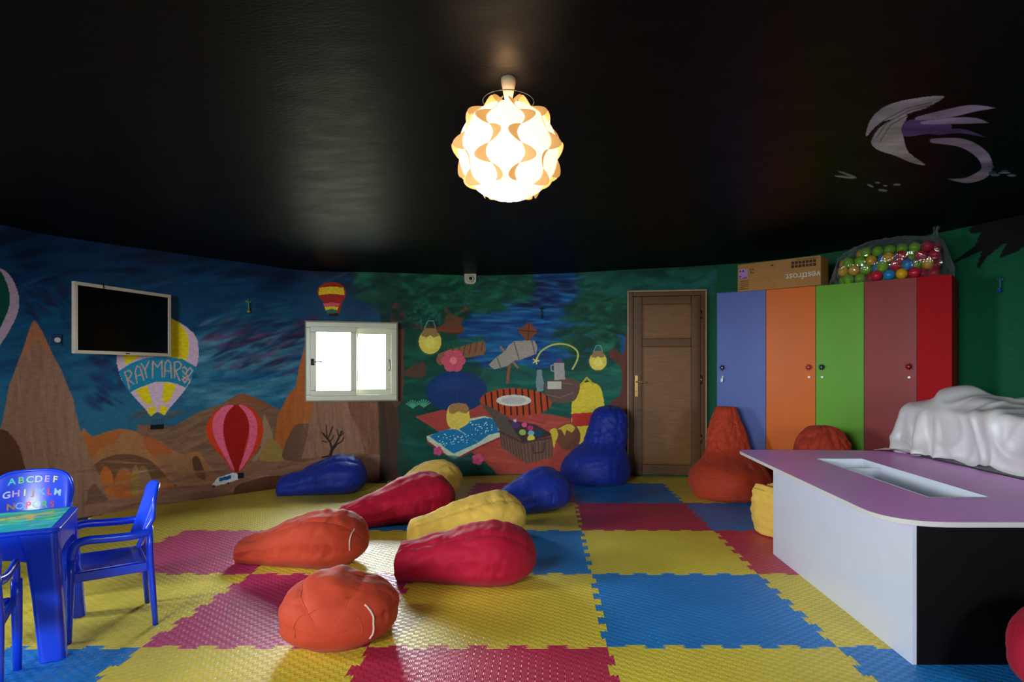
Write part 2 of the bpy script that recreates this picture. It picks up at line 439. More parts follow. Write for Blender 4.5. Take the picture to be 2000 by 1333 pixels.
    c.stroke(Z3([(400, 612), (400, 870)]), 1.5, (60, 50, 100))
    for k in range(6):
        a = k * PI / 3
        x, y = Z3([(380, 560)])[0]
        c.ell(x + 13 * math.cos(a), y + 13 * math.sin(a), 11, 10, (206, 84, 104))
    c.ell(*Z3([(380, 560)])[0], 7, 7, (232, 130, 130))
    x, y = Z3([(750, 805)])[0]
    c.ell(x, y, 70, 27, (178, 66, 22), 1, 0.04)
    for k in range(-5, 6):
        c.stroke([(x + k * 12, y - 25 * math.sqrt(1 - (k / 6) ** 2)), (x + k * 12 + 3, y + 25 * math.sqrt(1 - (k / 6) ** 2))], 3, (28, 18, 16))
    c.ell(x - 4, y - 3, 34, 11, (208, 204, 190), 1, 0.0)
    c.ell(x - 4, y - 3, 24, 7, (184, 182, 172), 1, 0.0)
    x, y = Z3([(1170, 850)])[0]
    c.poly([(x - 26, y - 34), (x - 14, y - 50), (x + 14, y - 52), (x + 30, y - 34), (x + 36, y + 30), (x + 22, y + 66), (x - 16, y + 66), (x - 30, y + 20)], (214, 190, 52), smooth=4)
    c.poly([(x - 30, y + 8), (x + 35, y + 4), (x + 37, y + 28), (x - 28, y + 34)], (184, 46, 36))
    c.stroke([(x - 12, y - 48), (x, y - 62), (x + 12, y - 50)], 4, (190, 166, 44))
    c.poly(Z3([(760, 380), (830, 330), (880, 390), (820, 450)]), (128, 66, 40))
    c.stroke(Z3([(760, 380), (880, 390)]), 1.4, (60, 34, 26)); c.stroke(Z3([(830, 330), (820, 450)]), 1.4, (60, 34, 26))
    # spyglass on its stand
    c.stroke(Z3([(715, 560), (700, 690)]), 6, (140, 84, 56)); c.stroke(Z3([(660, 480), (760, 600)]), 4, (170, 110, 80))
    c.poly(Z3([(590, 585), (630, 545), (690, 500), (705, 470), (740, 445), (860, 440), (878, 480), (870, 520), (770, 558), (740, 560), (700, 592), (620, 612)]), (160, 148, 134))
    c.stroke(Z3([(740, 450), (770, 555)]), 2, (96, 88, 82)); c.stroke(Z3([(845, 442), (862, 520)]), 2, (96, 88, 82)); c.stroke(Z3([(640, 545), (660, 600)]), 2, (96, 88, 82))
    # stump table with flask and bottle
    c.poly(Z3([(920, 700), (1000, 660), (1100, 670), (1130, 710), (1090, 800), (960, 800)]), (98, 72, 62), smooth=4)
    c.stroke(Z3([(930, 720), (1000, 690), (1090, 700)]), 1.5, (130, 104, 90)); c.stroke(Z3([(930, 760), (1010, 780), (1090, 750)]), 1.5, (130, 104, 90))
    c.poly(Z3([(975, 575), (1035, 575), (1042, 672), (978, 675)]), (164, 156, 150))
    c.poly(Z3([(985, 575), (995, 550), (1020, 548), (1030, 575)]), (92, 60, 104))
    c.stroke(Z3([(975, 585), (958, 590), (960, 620), (978, 625)]), 2, (164, 156, 150))
    c.poly(Z3([(876, 615), (904, 615), (906, 650), (916, 690), (912, 740), (875, 745), (868, 690)]), (120, 138, 142))
    arc = [(p.x, p.y) for p in catmull([(x, y, 0) for x, y in Z3([(870, 560), (900, 505), (970, 466), (1050, 465), (1110, 500), (1115, 550), (1085, 610)])], 6)]
    c.stroke(arc, 3.2, (196, 190, 92))
    for k in range(5):
        a = k * PI * 0.4
        x, y = Z3([(868, 562)])[0]
        c.stroke([(x, y), (x + 6 * math.cos(a), y + 6 * math.sin(a))], 2.4, (220, 206, 96))
    # book
    c.poly(Z3([(220, 1018), (225, 1045), (378, 1158), (540, 1075), (662, 1020), (655, 915), (560, 890)]), (150, 44, 44))
    c.poly(Z3([(222, 1008), (400, 950), (470, 905), (560, 888), (655, 912), (662, 1008), (540, 1062), (380, 1146), (226, 1032)]), (196, 206, 176))
    c.poly(Z3([(236, 1008), (310, 975), (390, 962), (440, 990), (528, 1046), (380, 1112)]), (20, 118, 166))
    c.poly(Z3([(412, 966), (465, 922), (560, 898), (622, 904), (652, 985), (590, 1000), (530, 1044), (470, 1010)]), (20, 112, 160))
    for k in range(70):
        x, y = random.choice([(random.uniform(290, 470), random.uniform(985, 1065)), (random.uniform(480, 620), random.uniform(925, 1000))])
        c.ell(*Z3([(x, y)])[0], 1.2, 1.0, (210, 222, 226))
    # jar of light
    c.poly(Z3([(340, 880), (365, 822), (455, 822), (476, 885), (470, 930), (400, 968), (350, 945)]), (226, 200, 84), smooth=3)
    c.poly(Z3([(352, 862), (368, 816), (455, 816), (470, 862), (440, 872), (410, 860), (380, 876)]), (160, 122, 70), smooth=2)
    # basket
    c.poly(Z3([(540, 812), (610, 840), (720, 905), (800, 1040), (655, 978), (610, 900)]), (88, 74, 64), var=0.1, vs=(0.08, 0.01))
    c.poly(Z3([(700, 910), (870, 940), (975, 1000), (790, 1045)]), (62, 44, 48))
    for (x, y, r, cc) in ((745, 940, 24, (84, 50, 110)), (800, 940, 16, (210, 80, 130)), (835, 960, 18, (190, 50, 110)), (790, 985, 20, (150, 176, 90)), (840, 990, 18, (110, 180, 190)), (885, 990, 24, (14, 62, 92)), (745, 915, 10, (190, 190, 196)), (840, 1020, 22, (214, 200, 70))):
        c.ell(*Z3([(x, y)])[0], r / 3.03, r / 3.4, cc)
    c.poly(Z3([(652, 975), (790, 1042), (978, 1008), (966, 1132), (812, 1172), (664, 1075)]), (112, 80, 66))
    for k in range(8):
        t = k / 8
        c.stroke(Z3([(660 + 130 * t, 985 + 60 * t), (668 + 140 * t, 1070 + 90 * t)]), 1.6, (78, 54, 46))
    for k in range(9):
        t = k / 8
        c.stroke(Z3([(795 + 175 * t, 1045 - 32 * t), (812 + 152 * t, 1168 - 38 * t)]), 1.6, (78, 54, 46))
    c.stroke(Z3([(652, 980), (790, 1046), (976, 1014)]), 4, (74, 54, 48))
    c.stroke(Z3([(850, 1060), (855, 1110), (915, 1100), (918, 1050)]), 2.6, (74, 46, 42))
    # honey-brown pot
    c.ell(*Z3([(1060, 1010)])[0], 24, 26, (108, 64, 46))
    c.poly(Z3([(1000, 965), (1060, 935), (1100, 955), (1080, 985), (1050, 970), (1040, 1005), (1020, 970)]), (200, 168, 56), smooth=3)
    c.poly(Z3([(950, 975), (985, 960), (1000, 1000), (985, 1040), (975, 1080), (960, 1000)]), (206, 178, 54), smooth=3)
    # grass and flowers
    for (x, y) in ((140, 840), (205, 835)):
        for k in range(7):
            a = -PI / 2 + (k - 3) * 0.32
            p = Z3([(x, y), (x + 46 * math.cos(a), y + 44 * math.sin(a))])
            c.stroke(p, 2.2, (76, 160, 126))
    for (x, y, r) in ((290, 1095, 9), (525, 1145, 11)):
        X, Y = Z3([(x, y)])[0]
        for k in range(5):
            a = k * PI * 0.4
            c.ell(X + r * .6 * math.cos(a), Y + r * .6 * math.sin(a), r * .48, r * .42, (206, 76, 116))
        c.ell(X, Y, r * .25, r * .25, (170, 40, 80))
    c.poly(Z3([(60, 960), (110, 980), (160, 1040), (280, 1100), (420, 1150), (560, 1170), (640, 1235), (640, 1400), (100, 1400)]), (12, 72, 64), al=0.7, smooth=2)
    c.dabs(70, (790, 850, 950, 925), [(18, 96, 82), (10, 56, 52)], (10, 36), (3, 8), 0.1, 0.5, 0.2, lambda x, y: (x - 790) * 0.42 + 850 < y)
    for (x, y, r) in ((290, 1095, 9), (525, 1145, 11)):
        X, Y = Z3([(x, y)])[0]
        for k in range(5):
            a = k * PI * 0.4
            c.ell(X + r * .6 * math.cos(a), Y + r * .6 * math.sin(a), r * .5, r * .44, (206, 76, 116))
    # ---- lettered balloon
    c.poly(ZB([(520, 178), (625, 195), (700, 230), (780, 280), (850, 340), (885, 410), (896, 500), (890, 600), (870, 655), (810, 800), (765, 870), (700, 950), (622, 1040), (580, 1100), (545, 1085), (515, 1070), (480, 1090), (450, 1112), (400, 1045), (330, 970), (250, 880), (180, 780), (150, 690), (132, 600), (132, 520), (160, 420), (220, 320), (310, 235), (420, 188)]), (196, 166, 184))
    yl = (212, 190, 22)
    for q in ([(560, 182), (625, 195), (700, 232), (765, 300), (800, 385), (805, 500), (782, 595), (690, 570), (600, 556), (590, 300)],
              [(195, 540), (372, 540), (300, 590), (212, 640)], [(308, 868), (420, 825), (440, 900), (466, 990), (420, 1008), (368, 960)],
              [(570, 798), (690, 815), (660, 900), (605, 990), (555, 975)], [(408, 1045), (488, 1008), (502, 1072), (450, 1112)], [(540, 1008), (616, 1035), (577, 1102), (528, 1080)]):
        c.poly(ZB(q), yl)
    c.poly(ZB([(150, 692), (260, 622), (380, 576), (500, 558), (620, 560), (740, 578), (872, 652), (842, 722), (775, 846), (700, 812), (600, 790), (500, 790), (400, 825), (320, 858), (256, 892), (190, 792)]), (24, 120, 152))
    for q in ([(252, 858), (232, 770), (205, 700)], [(205, 702), (250, 685), (272, 712), (256, 750), (226, 768)], [(232, 764), (292, 812)],
              [(322, 800), (305, 700), (322, 645), (350, 655), (386, 778)], [(312, 738), (368, 724)],
              [(362, 622), (396, 680), (432, 602)], [(396, 680), (412, 752)],
              [(466, 752), (468, 600), (512, 655), (552, 596), (556, 748)],
              [(576, 745), (584, 620), (608, 590), (632, 612), (642, 752)], [(580, 690), (636, 690)],
              [(672, 752), (670, 610), (712, 602), (736, 632), (718, 668), (680, 688), (718, 780)],
              [(745, 665), (765, 650), (790, 690), (770, 720), (745, 690)], [(790, 690), (815, 660), (838, 690), (800, 740), (770, 720)], [(748, 740), (790, 770), (765, 800), (745, 770), (790, 740), (815, 790)]):
        c.stroke(ZB(q), 2.4, (196, 152, 130))
    c.poly(ZB([(444, 1192), (572, 1186), (570, 1226), (450, 1238)]), (12, 18, 26))
    for k in range(5):
        c.stroke(ZB([(462 + k * 22, 1140), (456 + k * 25, 1192)]), 0.8, (30, 44, 56))
    # ---- red balloon with its capsule
    c.poly(Z2([(200, 775), (260, 775), (310, 800), (345, 850), (358, 905), (348, 965), (318, 1022), (280, 1070), (245, 1117), (190, 1117), (160, 1070), (110, 1012), (74, 960), (60, 900), (75, 850), (110, 808), (150, 785)]), (190, 54, 22), smooth=3)
    c.poly(Z2([(170, 780), (210, 775), (250, 778), (275, 830), (285, 900), (262, 1000), (236, 1116), (204, 1116), (168, 1000), (146, 900), (150, 840)]), (148, 20, 16), smooth=3)
    c.poly(Z2([(155, 783), (205, 778), (168, 820), (150, 880), (152, 950), (172, 1020), (208, 1114), (196, 1114), (142, 1020), (106, 950), (92, 890), (105, 830)]), (214, 92, 120), smooth=3)
    c.poly(Z2([(228, 776), (270, 788), (310, 830), (328, 890), (320, 960), (290, 1040), (242, 1114), (230, 1114), (256, 1040), (280, 960), (284, 880), (265, 820)]), (214, 92, 120), smooth=3)
    c.poly(Z2([(92, 1192), (118, 1158), (200, 1130), (226, 1134), (228, 1166), (180, 1182), (100, 1202)]), (206, 214, 210))
    c.poly(Z2([(128, 1158), (190, 1142), (192, 1162), (130, 1176)]), (20, 84, 140))
    c.poly(Z2([(222, 1132), (256, 1128), (258, 1156), (226, 1162)]), (24, 26, 30))
    c.stroke(Z2([(200, 1110), (210, 1132)]), 1.2, (90, 80, 60)); c.stroke(Z2([(240, 1110), (246, 1130)]), 1.2, (90, 80, 60))
    for q in ((100, 1200), (176, 1184)): c.ell(*Z2([q])[0], 2.4, 2, (20, 20, 22))
    # ---- small striped balloon
    bo = [(640, 180), (655, 155), (690, 139), (735, 138), (770, 155), (788, 185), (784, 215), (765, 250), (750, 302), (700, 302), (680, 250), (650, 215)]
    c.poly(Z2(bo), (160, 34, 20), smooth=3)
    def band(y0, y1, col):
        q = []
        for xs in ((636, 713), (713, 790)):
            pass
        def hw(y):
            return float(np.interp(y, [138, 155, 185, 215, 250, 302], [20, 56, 74, 66, 43, 24]))
        c.poly(Z2([(713 - hw(y0), y0), (713, y0 - 6), (713 + hw(y0), y0), (713 + hw(y1), y1), (713, y1 - 8), (713 - hw(y1), y1)]), col)
    band(166, 205, (224, 186, 30)); band(248, 268, (204, 84, 86)); band(268, 284, (224, 190, 34)); band(284, 302, (16, 110, 78))
    c.poly(Z2([(700, 300), (750, 300), (748, 314), (702, 314)]), (14, 16, 20))
    # ---- bare tree
    tr = (34, 24, 20)
    for q, w in (([(702, 1058), (716, 1010), (734, 985)], 6), ([(716, 1010), (706, 970), (690, 950), (672, 930)], 4), ([(690, 950), (686, 885)], 2.4), ([(694, 955), (720, 890)], 2.4), ([(690, 972), (664, 965)], 2),
                 ([(734, 985), (750, 950), (766, 915)], 3.4), ([(752, 948), (742, 905)], 2), ([(756, 940), (776, 925)], 2), ([(730, 990), (768, 966), (776, 948)], 2.4), ([(706, 970), (728, 935)], 2), ([(665, 1050), (700, 1044), (740, 1052)], 3), ([(676, 930), (660, 920)], 2)):
        c.stroke(Z2(q), w, tr)
    # ---- plain green to the right of the woodland
    g = (8, 84, 52)
    c.poly([(1225, 380), (3600, 380), (3600, 1300), (1225, 1300)], g)
    c.dabs(260, (1150, 515, 1420, 575), [(12, 70, 58), (24, 92, 80), (8, 56, 44), (30, 100, 92)], (14, 46), (4, 11), -0.15, 0.6, 0.5)
    c.poly([(1400, 380), (3600, 380), (3600, 1300), (1400, 1300)], g, al=0.75)
    # black palm on the upper right wall
    blk = (8, 8, 8)
    c.poly([(1905, 480), (1915, 455), (1900, 440), (1940, 428), (1990, 410), (2100, 360), (2160, 500), (2040, 470), (2010, 465), (1990, 490), (1965, 500), (1952, 505), (1960, 485), (1975, 465), (1945, 488), (1925, 505), (1912, 527), (1908, 520), (1918, 490), (1895, 500), (1870, 512), (1855, 516), (1880, 498)], blk)
    for q in ([(1915, 470), (1960, 440), (2060, 400)], [(1900, 450), (1940, 440), (2000, 430)], [(1930, 460), (1985, 475), (2040, 480)]):
        c.stroke(q, 14, blk)
    return c.C

def to_lin(C):
    c = np.clip(C / 255.0, 0, 1)
    return np.where(c <= 0.04045, c / 12.92, ((c + 0.055) / 1.055) ** 2.4)

def grid_mesh(name, V, keep, colors, material, smooth=True):
    """V: (nu, nv, 3) points; keep: (nu-1, nv-1) faces to keep; colors: (nu, nv, 3) linear"""
    nu, nv = V.shape[:2]
    idx = np.arange(nu * nv).reshape(nu, nv)
    q = np.stack([idx[:-1, :-1], idx[1:, :-1], idx[1:, 1:], idx[:-1, 1:]], -1)[keep]
    me = bpy.data.meshes.new(name)
    me.vertices.add(nu * nv); me.vertices.foreach_set('co', V.reshape(-1).astype(np.float32))
    nf = len(q)
    me.loops.add(nf * 4); me.loops.foreach_set('vertex_index', q.reshape(-1).astype(np.int32))
    me.polygons.add(nf)
    me.polygons.foreach_set('loop_start', np.arange(0, nf * 4, 4, dtype=np.int32))
    me.polygons.foreach_set('loop_total', np.full(nf, 4, dtype=np.int32))
    me.polygons.foreach_set('use_smooth', np.ones(nf, bool))
    me.update(calc_edges=True)
    if colors is not None:
        a = me.color_attributes.new('paint', 'FLOAT_COLOR', 'POINT')
        rgba = np.ones((nu * nv, 4), np.float32); rgba[:, :3] = colors.reshape(-1, 3)
        a.data.foreach_set('color', rgba.reshape(-1))
    me.materials.append(material)
    o = bpy.data.objects.new(name, me); COL.objects.link(o)
    return o

PAINT_GAIN = 1.3
# window place in the front wall
WIN = dict(x0=600, x1=775, z0=0.905, z1=1.762)
wl, wr = Vector((-2.61, 6.62, 0)), Vector((-1.69, 6.86, 0))

m_wall = mat('mural paint', (0, 0, 0), rough=0.55, var=0.16, vscale=26, bump=0.25, bscale=60, attr=True, spec=0.18, stretch=(1, 1, 2.2))
ufine_end = wall_u(1420)
us = np.concatenate([np.arange(0, wall_u(-220), 0.04), np.arange(wall_u(-220), ufine_end, 0.0062), np.arange(ufine_end, cum[-1], 0.014), [cum[-1]]])
zs = np.arange(0, 2.87, 0.0062)
gx, gy = outline_at(us)
Vw = np.zeros((len(us), len(zs), 3))
Vw[..., 0] = gx[:, None]; Vw[..., 1] = gy[:, None]; Vw[..., 2] = zs[None, :] - 0.02
PXw = CX + F * Vw[..., 0] / np.maximum(Vw[..., 1], 1.2)
PYw = CY - F * (Vw[..., 2] - CAMZ) / np.maximum(Vw[..., 1], 1.2)
i0 = int(np.searchsorted(us, wall_u(-220)))
i1 = int(np.where((gy > 2.2) & (us > ufine_end))[0][-1])
Cw = np.zeros(PXw.shape + (3,))
Cw[:i0] = (12, 50, 80); Cw[i1:] = (8, 84, 52)
Cw[i0:i1] = paint_wall(PXw[i0:i1], PYw[i0:i1])
Lw = to_lin(Cw) * PAINT_GAIN
uc = (us[:-1] + us[1:]) / 2; zc = (zs[:-1] + zs[1:]) / 2 - 0.02
u0, u1 = wall_u(612), wall_u(764)
keep = ~(((uc > u0) & (uc < u1))[:, None] & ((zc > WIN['z0'] + .04) & (zc < WIN['z1'] - .04))[None, :])
nl = int(np.argmax(farr[:, 1] > 4.0))
uA, uB = float(np.interp(1.20, farr[:nl, 1], cum[:nl])), float(np.interp(2.35, farr[:nl, 1], cum[:nl]))
keep &= ~(((uc > uA + .03) & (uc < uB - .03))[:, None] & ((zc > 1.08) & (zc < 2.12))[None, :])
wall = grid_mesh('wall_front', Vw, keep, Lw, m_wall)
wall['kind'] = 'structure'

# back wall with two window openings (behind the camera)
m_wallb = mat('dark teal wall paint', (24, 74, 70), rough=0.6, var=0.1)
back = [Vector((p.x, p.y)) for p in catmull([(x, y, 0) for x, y in BACK], 24)]
barr = np.array([(p.x, p.y) for p in back]); bc = np.concatenate([[0], np.cumsum(np.hypot(*np.diff(barr, axis=0).T))])
ub = np.arange(0, bc[-1] + .02, 0.05); ub[-1] = bc[-1]
zb = np.arange(0, 2.91, 0.05)
Vb = np.zeros((len(ub), len(zb), 3)); Vb[..., 0] = np.interp(ub, bc, barr[:, 0])[:, None]; Vb[..., 1] = np.interp(ub, bc, barr[:, 1])[:, None]; Vb[..., 2] = zb[None] - .02
ubc = (ub[:-1] + ub[1:]) / 2; zbc = (zb[:-1] + zb[1:]) / 2 - .02
def ub_at(x):                            # arclength on the back wall nearest to that x (right to left)
    return float(np.interp(-x, -barr[:, 0], bc))
BW = [dict(u0=ub_at(-1.4), u1=ub_at(-2.8), z0=1.05, z1=2.15), dict(u0=ub_at(2.9), u1=ub_at(2.2), z0=1.1, z1=1.9)]
kb = np.ones((len(ubc), len(zbc)), bool)
for w in BW:
    kb &= ~(((ubc > w['u0']) & (ubc < w['u1']))[:, None] & ((zbc > w['z0']) & (zbc < w['z1']))[None])
wb = grid_mesh('wall_back', Vb, kb, None, m_wallb); wb['kind'] = 'structure'

# ceiling
m_ceil = mat('black ceiling paint', (0, 0, 0), rough=0.45, var=0.5, vscale=3.5, bump=0.16, bscale=30, attr=True, spec=0.12, rvar=0.05, stretch=(1, 2.2, 1))
xs = np.concatenate([np.arange(-5.2, 1.5, 0.06), np.arange(1.5, 3.7, 0.0065), np.arange(3.7, 5.3, 0.06)])
ys = np.concatenate([np.arange(-2.3, 2.7, 0.06), np.arange(2.7, 5.0, 0.0065), np.arange(5.0, 7.9, 0.05)])
GX, GY = np.meshgrid(xs, ys, indexing='ij')
Vc = np.stack([GX, GY, ceil_z(GX, GY)], -1)
Yc = np.maximum(GY, 1.0)
PXc = CX + F * GX / Yc; PYc = CY - F * (Vc[..., 2] - CAMZ) / Yc
cI = slice(int(np.searchsorted(xs, 1.5)), int(np.searchsorted(xs, 3.7))); cJ = slice(int(np.searchsorted(ys, 2.7)), int(np.searchsorted(ys, 5.0)))
CC = np.zeros(PXc.shape + (3,)); CC[:] = (13, 13, 13)
cc = Canvas(PXc[cI, cJ], PYc[cI, cJ], (13, 13, 13))
cc.mono = False
def ceiling_paint(c):
    # a plain pale swirl of cloud, and a scatter of small leaf marks
    c.ell(1850, 300, 130, 90, (10, 14, 26), 0.8, 0, 0.8)
    pale, lil, pur = (214, 212, 216), (206, 190, 224), (128, 104, 176)
    c.poly([(1691, 262), (1700, 235), (1722, 212), (1765, 196), (1843, 187), (1815, 208), (1780, 220), (1745, 232), (1720, 240), (1702, 256), (1694, 266)], pale, smooth=4)
    c.poly([(1702, 275), (1722, 246), (1770, 222), (1764, 250), (1765, 270), (1775, 298), (1807, 322), (1780, 318), (1750, 305), (1722, 296), (1708, 288)], (220, 222, 214), smooth=4)
    c.poly([(1765, 240), (1800, 232), (1830, 238), (1858, 244), (1850, 262), (1810, 262), (1766, 266)], pur, smooth=4)
    def sweep(pts, w, col):
        q = [(p.x, p.y) for p in catmull([(x, y, 0) for x, y in pts], 8)]
        for k in range(len(q) - 1):
            t = k / (len(q) - 2)
            c.stroke([q[k], q[k + 1]], max(1.5, w * math.sin(PI * min(1, .12 + t * .88))), col)
    sweep([(1790, 232), (1850, 222), (1900, 212), (1943, 211)], 17, lil)
    sweep([(1800, 240), (1860, 236), (1905, 236), (1930, 240)], 13, lil)
    sweep([(1830, 262), (1875, 256), (1925, 268)], 9, pur)
    sweep([(1820, 275), (1880, 280), (1920, 305), (1925, 335), (1890, 352), (1852, 350)], 22, (206, 192, 216))
    for a in (0, 7, 14):
        c.stroke([(1705 + a, 262 + a), (1725 + a, 236 + a * .6), (1770 + a, 212 + a * .5), (1820, 200 + a * .7)], 1.2, (92, 86, 100))
    for (x, y, r, q, an) in ((1655, 341, 20, 2.2, .35), (1650, 346, 20, 2.2, .12), (1700, 363, 7, 2.2, .4), (1714, 357, 5, 2, .1), (1729, 363, 4, 1.6, 0), (1752, 361, 7, 2.4, 0), (1724, 372, 9, 2.4, .1)):
        c.ell(x, y, r, q, (156, 172, 160), 1, an)
    for (x, y, r, q, cl) in ((1935, 326, 6, 2, (150, 170, 170)), (1938, 338, 8, 3.5, (66, 110, 150)), (1944, 342, 9, 2.6, (130, 170, 190)), (1962, 335, 7, 3, (66, 110, 150)), (1962, 338, 12, 1.6, (170, 200, 210)), (1976, 343, 9, 2.2, (170, 200, 210))):
        c.ell(x, y, r, q, cl)
ceiling_paint(cc)
CC[cI, cJ] = cc.C
ceil = grid_mesh('ceiling', Vc, np.ones((len(xs) - 1, len(ys) - 1), bool), to_lin(CC), m_ceil)
ceil['kind'] = 'structure'

# base floor under the mats
m_floor = mat('blue underlay', (22, 92, 130), rough=0.6, var=0.08)
MB().add([(-5.2, -2.3, -0.012), (5.2, -2.3, -0.012), (5.2, 7.9, -0.012), (-5.2, 7.9, -0.012)], [(0, 1, 2, 3)]).build('floor', m_floor)['kind'] = 'structure'

# ------------------------------------------------------------------ windows
m_pvc = mat('white window plastic', (206, 206, 176), rough=0.35, var=0.03)
m_metal = mat('brushed metal', (150, 150, 150), rough=0.3, metal=1, var=0.05)
m_glass = bpy.data.materials.new('window glass'); m_glass.use_nodes = True
def glassy(m, tint, fac):
    n = m.node_tree; n.nodes.clear()
    o = n.nodes.new('ShaderNodeOutputMaterial'); mx = n.nodes.new('ShaderNodeMixShader')
    t = n.nodes.new('ShaderNodeBsdfTransparent'); g = n.nodes.new('ShaderNodeBsdfGlossy')
    t.inputs[0].default_value = (*tint, 1); g.inputs['Roughness'].default_value = 0.05
    fr = n.nodes.new('ShaderNodeFresnel'); fr.inputs[0].default_value = 1.25
    ad = n.nodes.new('ShaderNodeMath'); ad.operation = 'ADD'; ad.inputs[1].default_value = fac; ad.use_clamp = True
    n.links.new(fr.outputs[0], ad.inputs[0]); n.links.new(ad.outputs[0], mx.inputs[0])
    n.links.new(t.outputs[0], mx.inputs[1]); n.links.new(g.outputs[0], mx.inputs[2]); n.links.new(mx.outputs[0], o.inputs[0])
glassy(m_glass, (0.97, 0.99, 1.0), 0.0)

def frame_rect(mb, x0, x1, z0, z1, w, y0, y1, wt=None, m=0):
    mb.box(x0, x1, y0, y1, z0, z0 + w, m); mb.box(x0, x1, y0, y1, z1 - w, z1, m)
    mb.box(x0, x0 + w, y0, y1, z0 + w, z1 - w, m); mb.box(x1 - w, x1, y0, y1, z0 + w, z1 - w, m)
    return mb

def portal(M, w, h):
    l = bpy.data.lights.new('portal', 'AREA'); l.shape = 'RECTANGLE'; l.size = w; l.size_y = h
    l.cycles.is_portal = True
    o = bpy.data.objects.new('portal', l); COL.objects.link(o)
    o.matrix_world = M
    return o

def window_unit(idx, a, b, z0, z1, label=None, two_track=True, sgn=1):
    """a, b: plan ends seen left and right from indoors; y of the local frame points outdoors"""
    a, b = Vector(a), Vector(b)
    t = (b - a); W = t.length; t.normalize()
    ang = math.atan2(t.y, t.x)
    e = empty('window_%d' % idx, (a.x, a.y, 0), ang); e['kind'] = 'structure'
    fr = MB(); frame_rect(fr, 0, W, z0, z1, 0.062, -0.035, 0.10)
    fr.build('window_frame', m_pvc, e, bevel=0.006)
    tr = MB(); frame_rect(tr, -0.012, W + 0.012, z0 - 0.012, z1 + 0.012, 0.03, -0.02, 0.02); tr.build('plaster_edge', mat('rough plaster edge', (150, 140, 120), rough=.8, var=.2), e)
    ml = W * 0.55
    s1 = MB(); frame_rect(s1, 0.045, ml, z0 + 0.05, z1 - 0.05, 0.062, -0.052, 0.0)
    so = s1.build('sash', m_pvc, e, bevel=0.005)
    MB().box(0.09, ml - 0.05, -0.032, -0.026, z0 + 0.105, z1 - 0.105).build('pane', m_glass, so)
    s2 = MB(); frame_rect(s2, ml - 0.06, W - 0.05, z0 + 0.05, z1 - 0.05, 0.072, 0.04, 0.085)
    s2o = s2.build('sash', m_pvc, e, bevel=0.005)
    MB().box(ml - 0.01, W - 0.11, 0.058, 0.064, z0 + 0.11, z1 - 0.11).build('pane', m_glass, s2o)
    h = MB(); zc_ = z0 + 0.49 * (z1 - z0)
    h.box(0.055, 0.085, -0.072, -0.055, zc_ - 0.035, zc_ + 0.035)
    h.tube([(0.07, -0.07, zc_), (0.07, -0.10, zc_), (0.09, -0.105, zc_), (0.175, -0.105, zc_)], 0.007)
    h.build('handle', m_metal, so, smooth=True)
    h = MB().tube([(W - 0.085, 0.035, zc_ + .03), (W - 0.075, 0.01, zc_ + .01), (W - 0.075, 0.01, zc_ - .07), (W - 0.085, 0.035, zc_ - .09)], 0.006)
    h.build('handle', m_metal, s2o, smooth=True)
    rv = MB()
    d = 0.26
    rv.add([(0, .06, z0), (W, .06, z0), (W, d, z0), (0, d, z0), (0, .06, z1), (W, .06, z1), (W, d, z1), (0, d, z1)], [(0, 1, 2, 3), (4, 7, 6, 5), (0, 3, 7, 4), (1, 5, 6, 2)])
    rv.build('outer_reveal', mat('white outdoor render', (230, 230, 226), rough=.8, var=.03), e)
    nrm = Vector((-t.y, t.x, 0))
    c = (a + b) / 2 + nrm * (d + 0.02)
    M = Matrix(((t.x, 0, nrm.x, c.x), (t.y, 0, nrm.y, c.y), (0, 1, 0, (z0 + z1) / 2), (0, 0, 0, 1)))
    portal(M, W, z1 - z0)      # local -z points indoors
    return e

window_unit(1, wl, wr, WIN['z0'], WIN['z1'])
wA, wB = outline_at(uA), outline_at(uB)
window_unit(3, (float(wA[0]), float(wA[1]), 0), (float(wB[0]), float(wB[1]), 0), 1.05, 2.15)
for i, w in enumerate(BW):
    a = (float(np.interp(w['u0'] - .03, bc, barr[:, 0])), float(np.interp(w['u0'] - .03, bc, barr[:, 1])), 0)
    b = (float(np.interp(w['u1'] + .03, bc, barr[:, 0])), float(np.interp(w['u1'] + .03, bc, barr[:, 1])), 0)
    window_unit((2, 4)[i], a, b, w['z0'] - .03, w['z1'] + .03)

# ------------------------------------------------------------------ door
dl, dr = Vector((0.957, 7.18, 0)), Vector((1.822, 7.06, 0))
def wood(name, col):
    m = mat(name, col, rough=0.42, var=0.22, vscale=5, stretch=(1.2, 1, 9), bump=0.1, bscale=18, spec=.28)
    return m
m_wood = wood('dark varnished wood', (100, 62, 30)); m_wood2 = wood('varnished wood panel', (128, 84, 38))
m_brass = mat('old brass', (150, 120, 70), rough=0.3, metal=1, var=0.1)
t = (dr - dl); DW = t.length
door = empty('door_1', (dl.x, dl.y, 0), math.atan2(t.y, t.x)); door['kind'] = 'structure'
H = 2.155
pe = MB().box(-0.018, 0, -0.03, 0.06, 0, H + .012).box(DW, DW + 0.018, -0.03, 0.06, 0, H + .012).box(-0.018, DW + .018, -0.03, 0.06, H, H + 0.016)
pe.build('plaster_edge', mat('cream plaster edge', (176, 150, 116), rough=.8, var=.15), door)
f = MB().box(0, .05, -.02, .1, 0, H).box(DW - .05, DW, -.02, .1, 0, H).box(.05, DW - .05, -.02, .1, H - .05, H)
f.build('door_frame', m_wood, door, bevel=.006)
lf = MB()
L0, L1 = .05, DW - .05
lf.box(L0, L0 + .105, -.005, .04, .015, H - .05).box(L1 - .105, L1, -.005, .04, .015, H - .05)
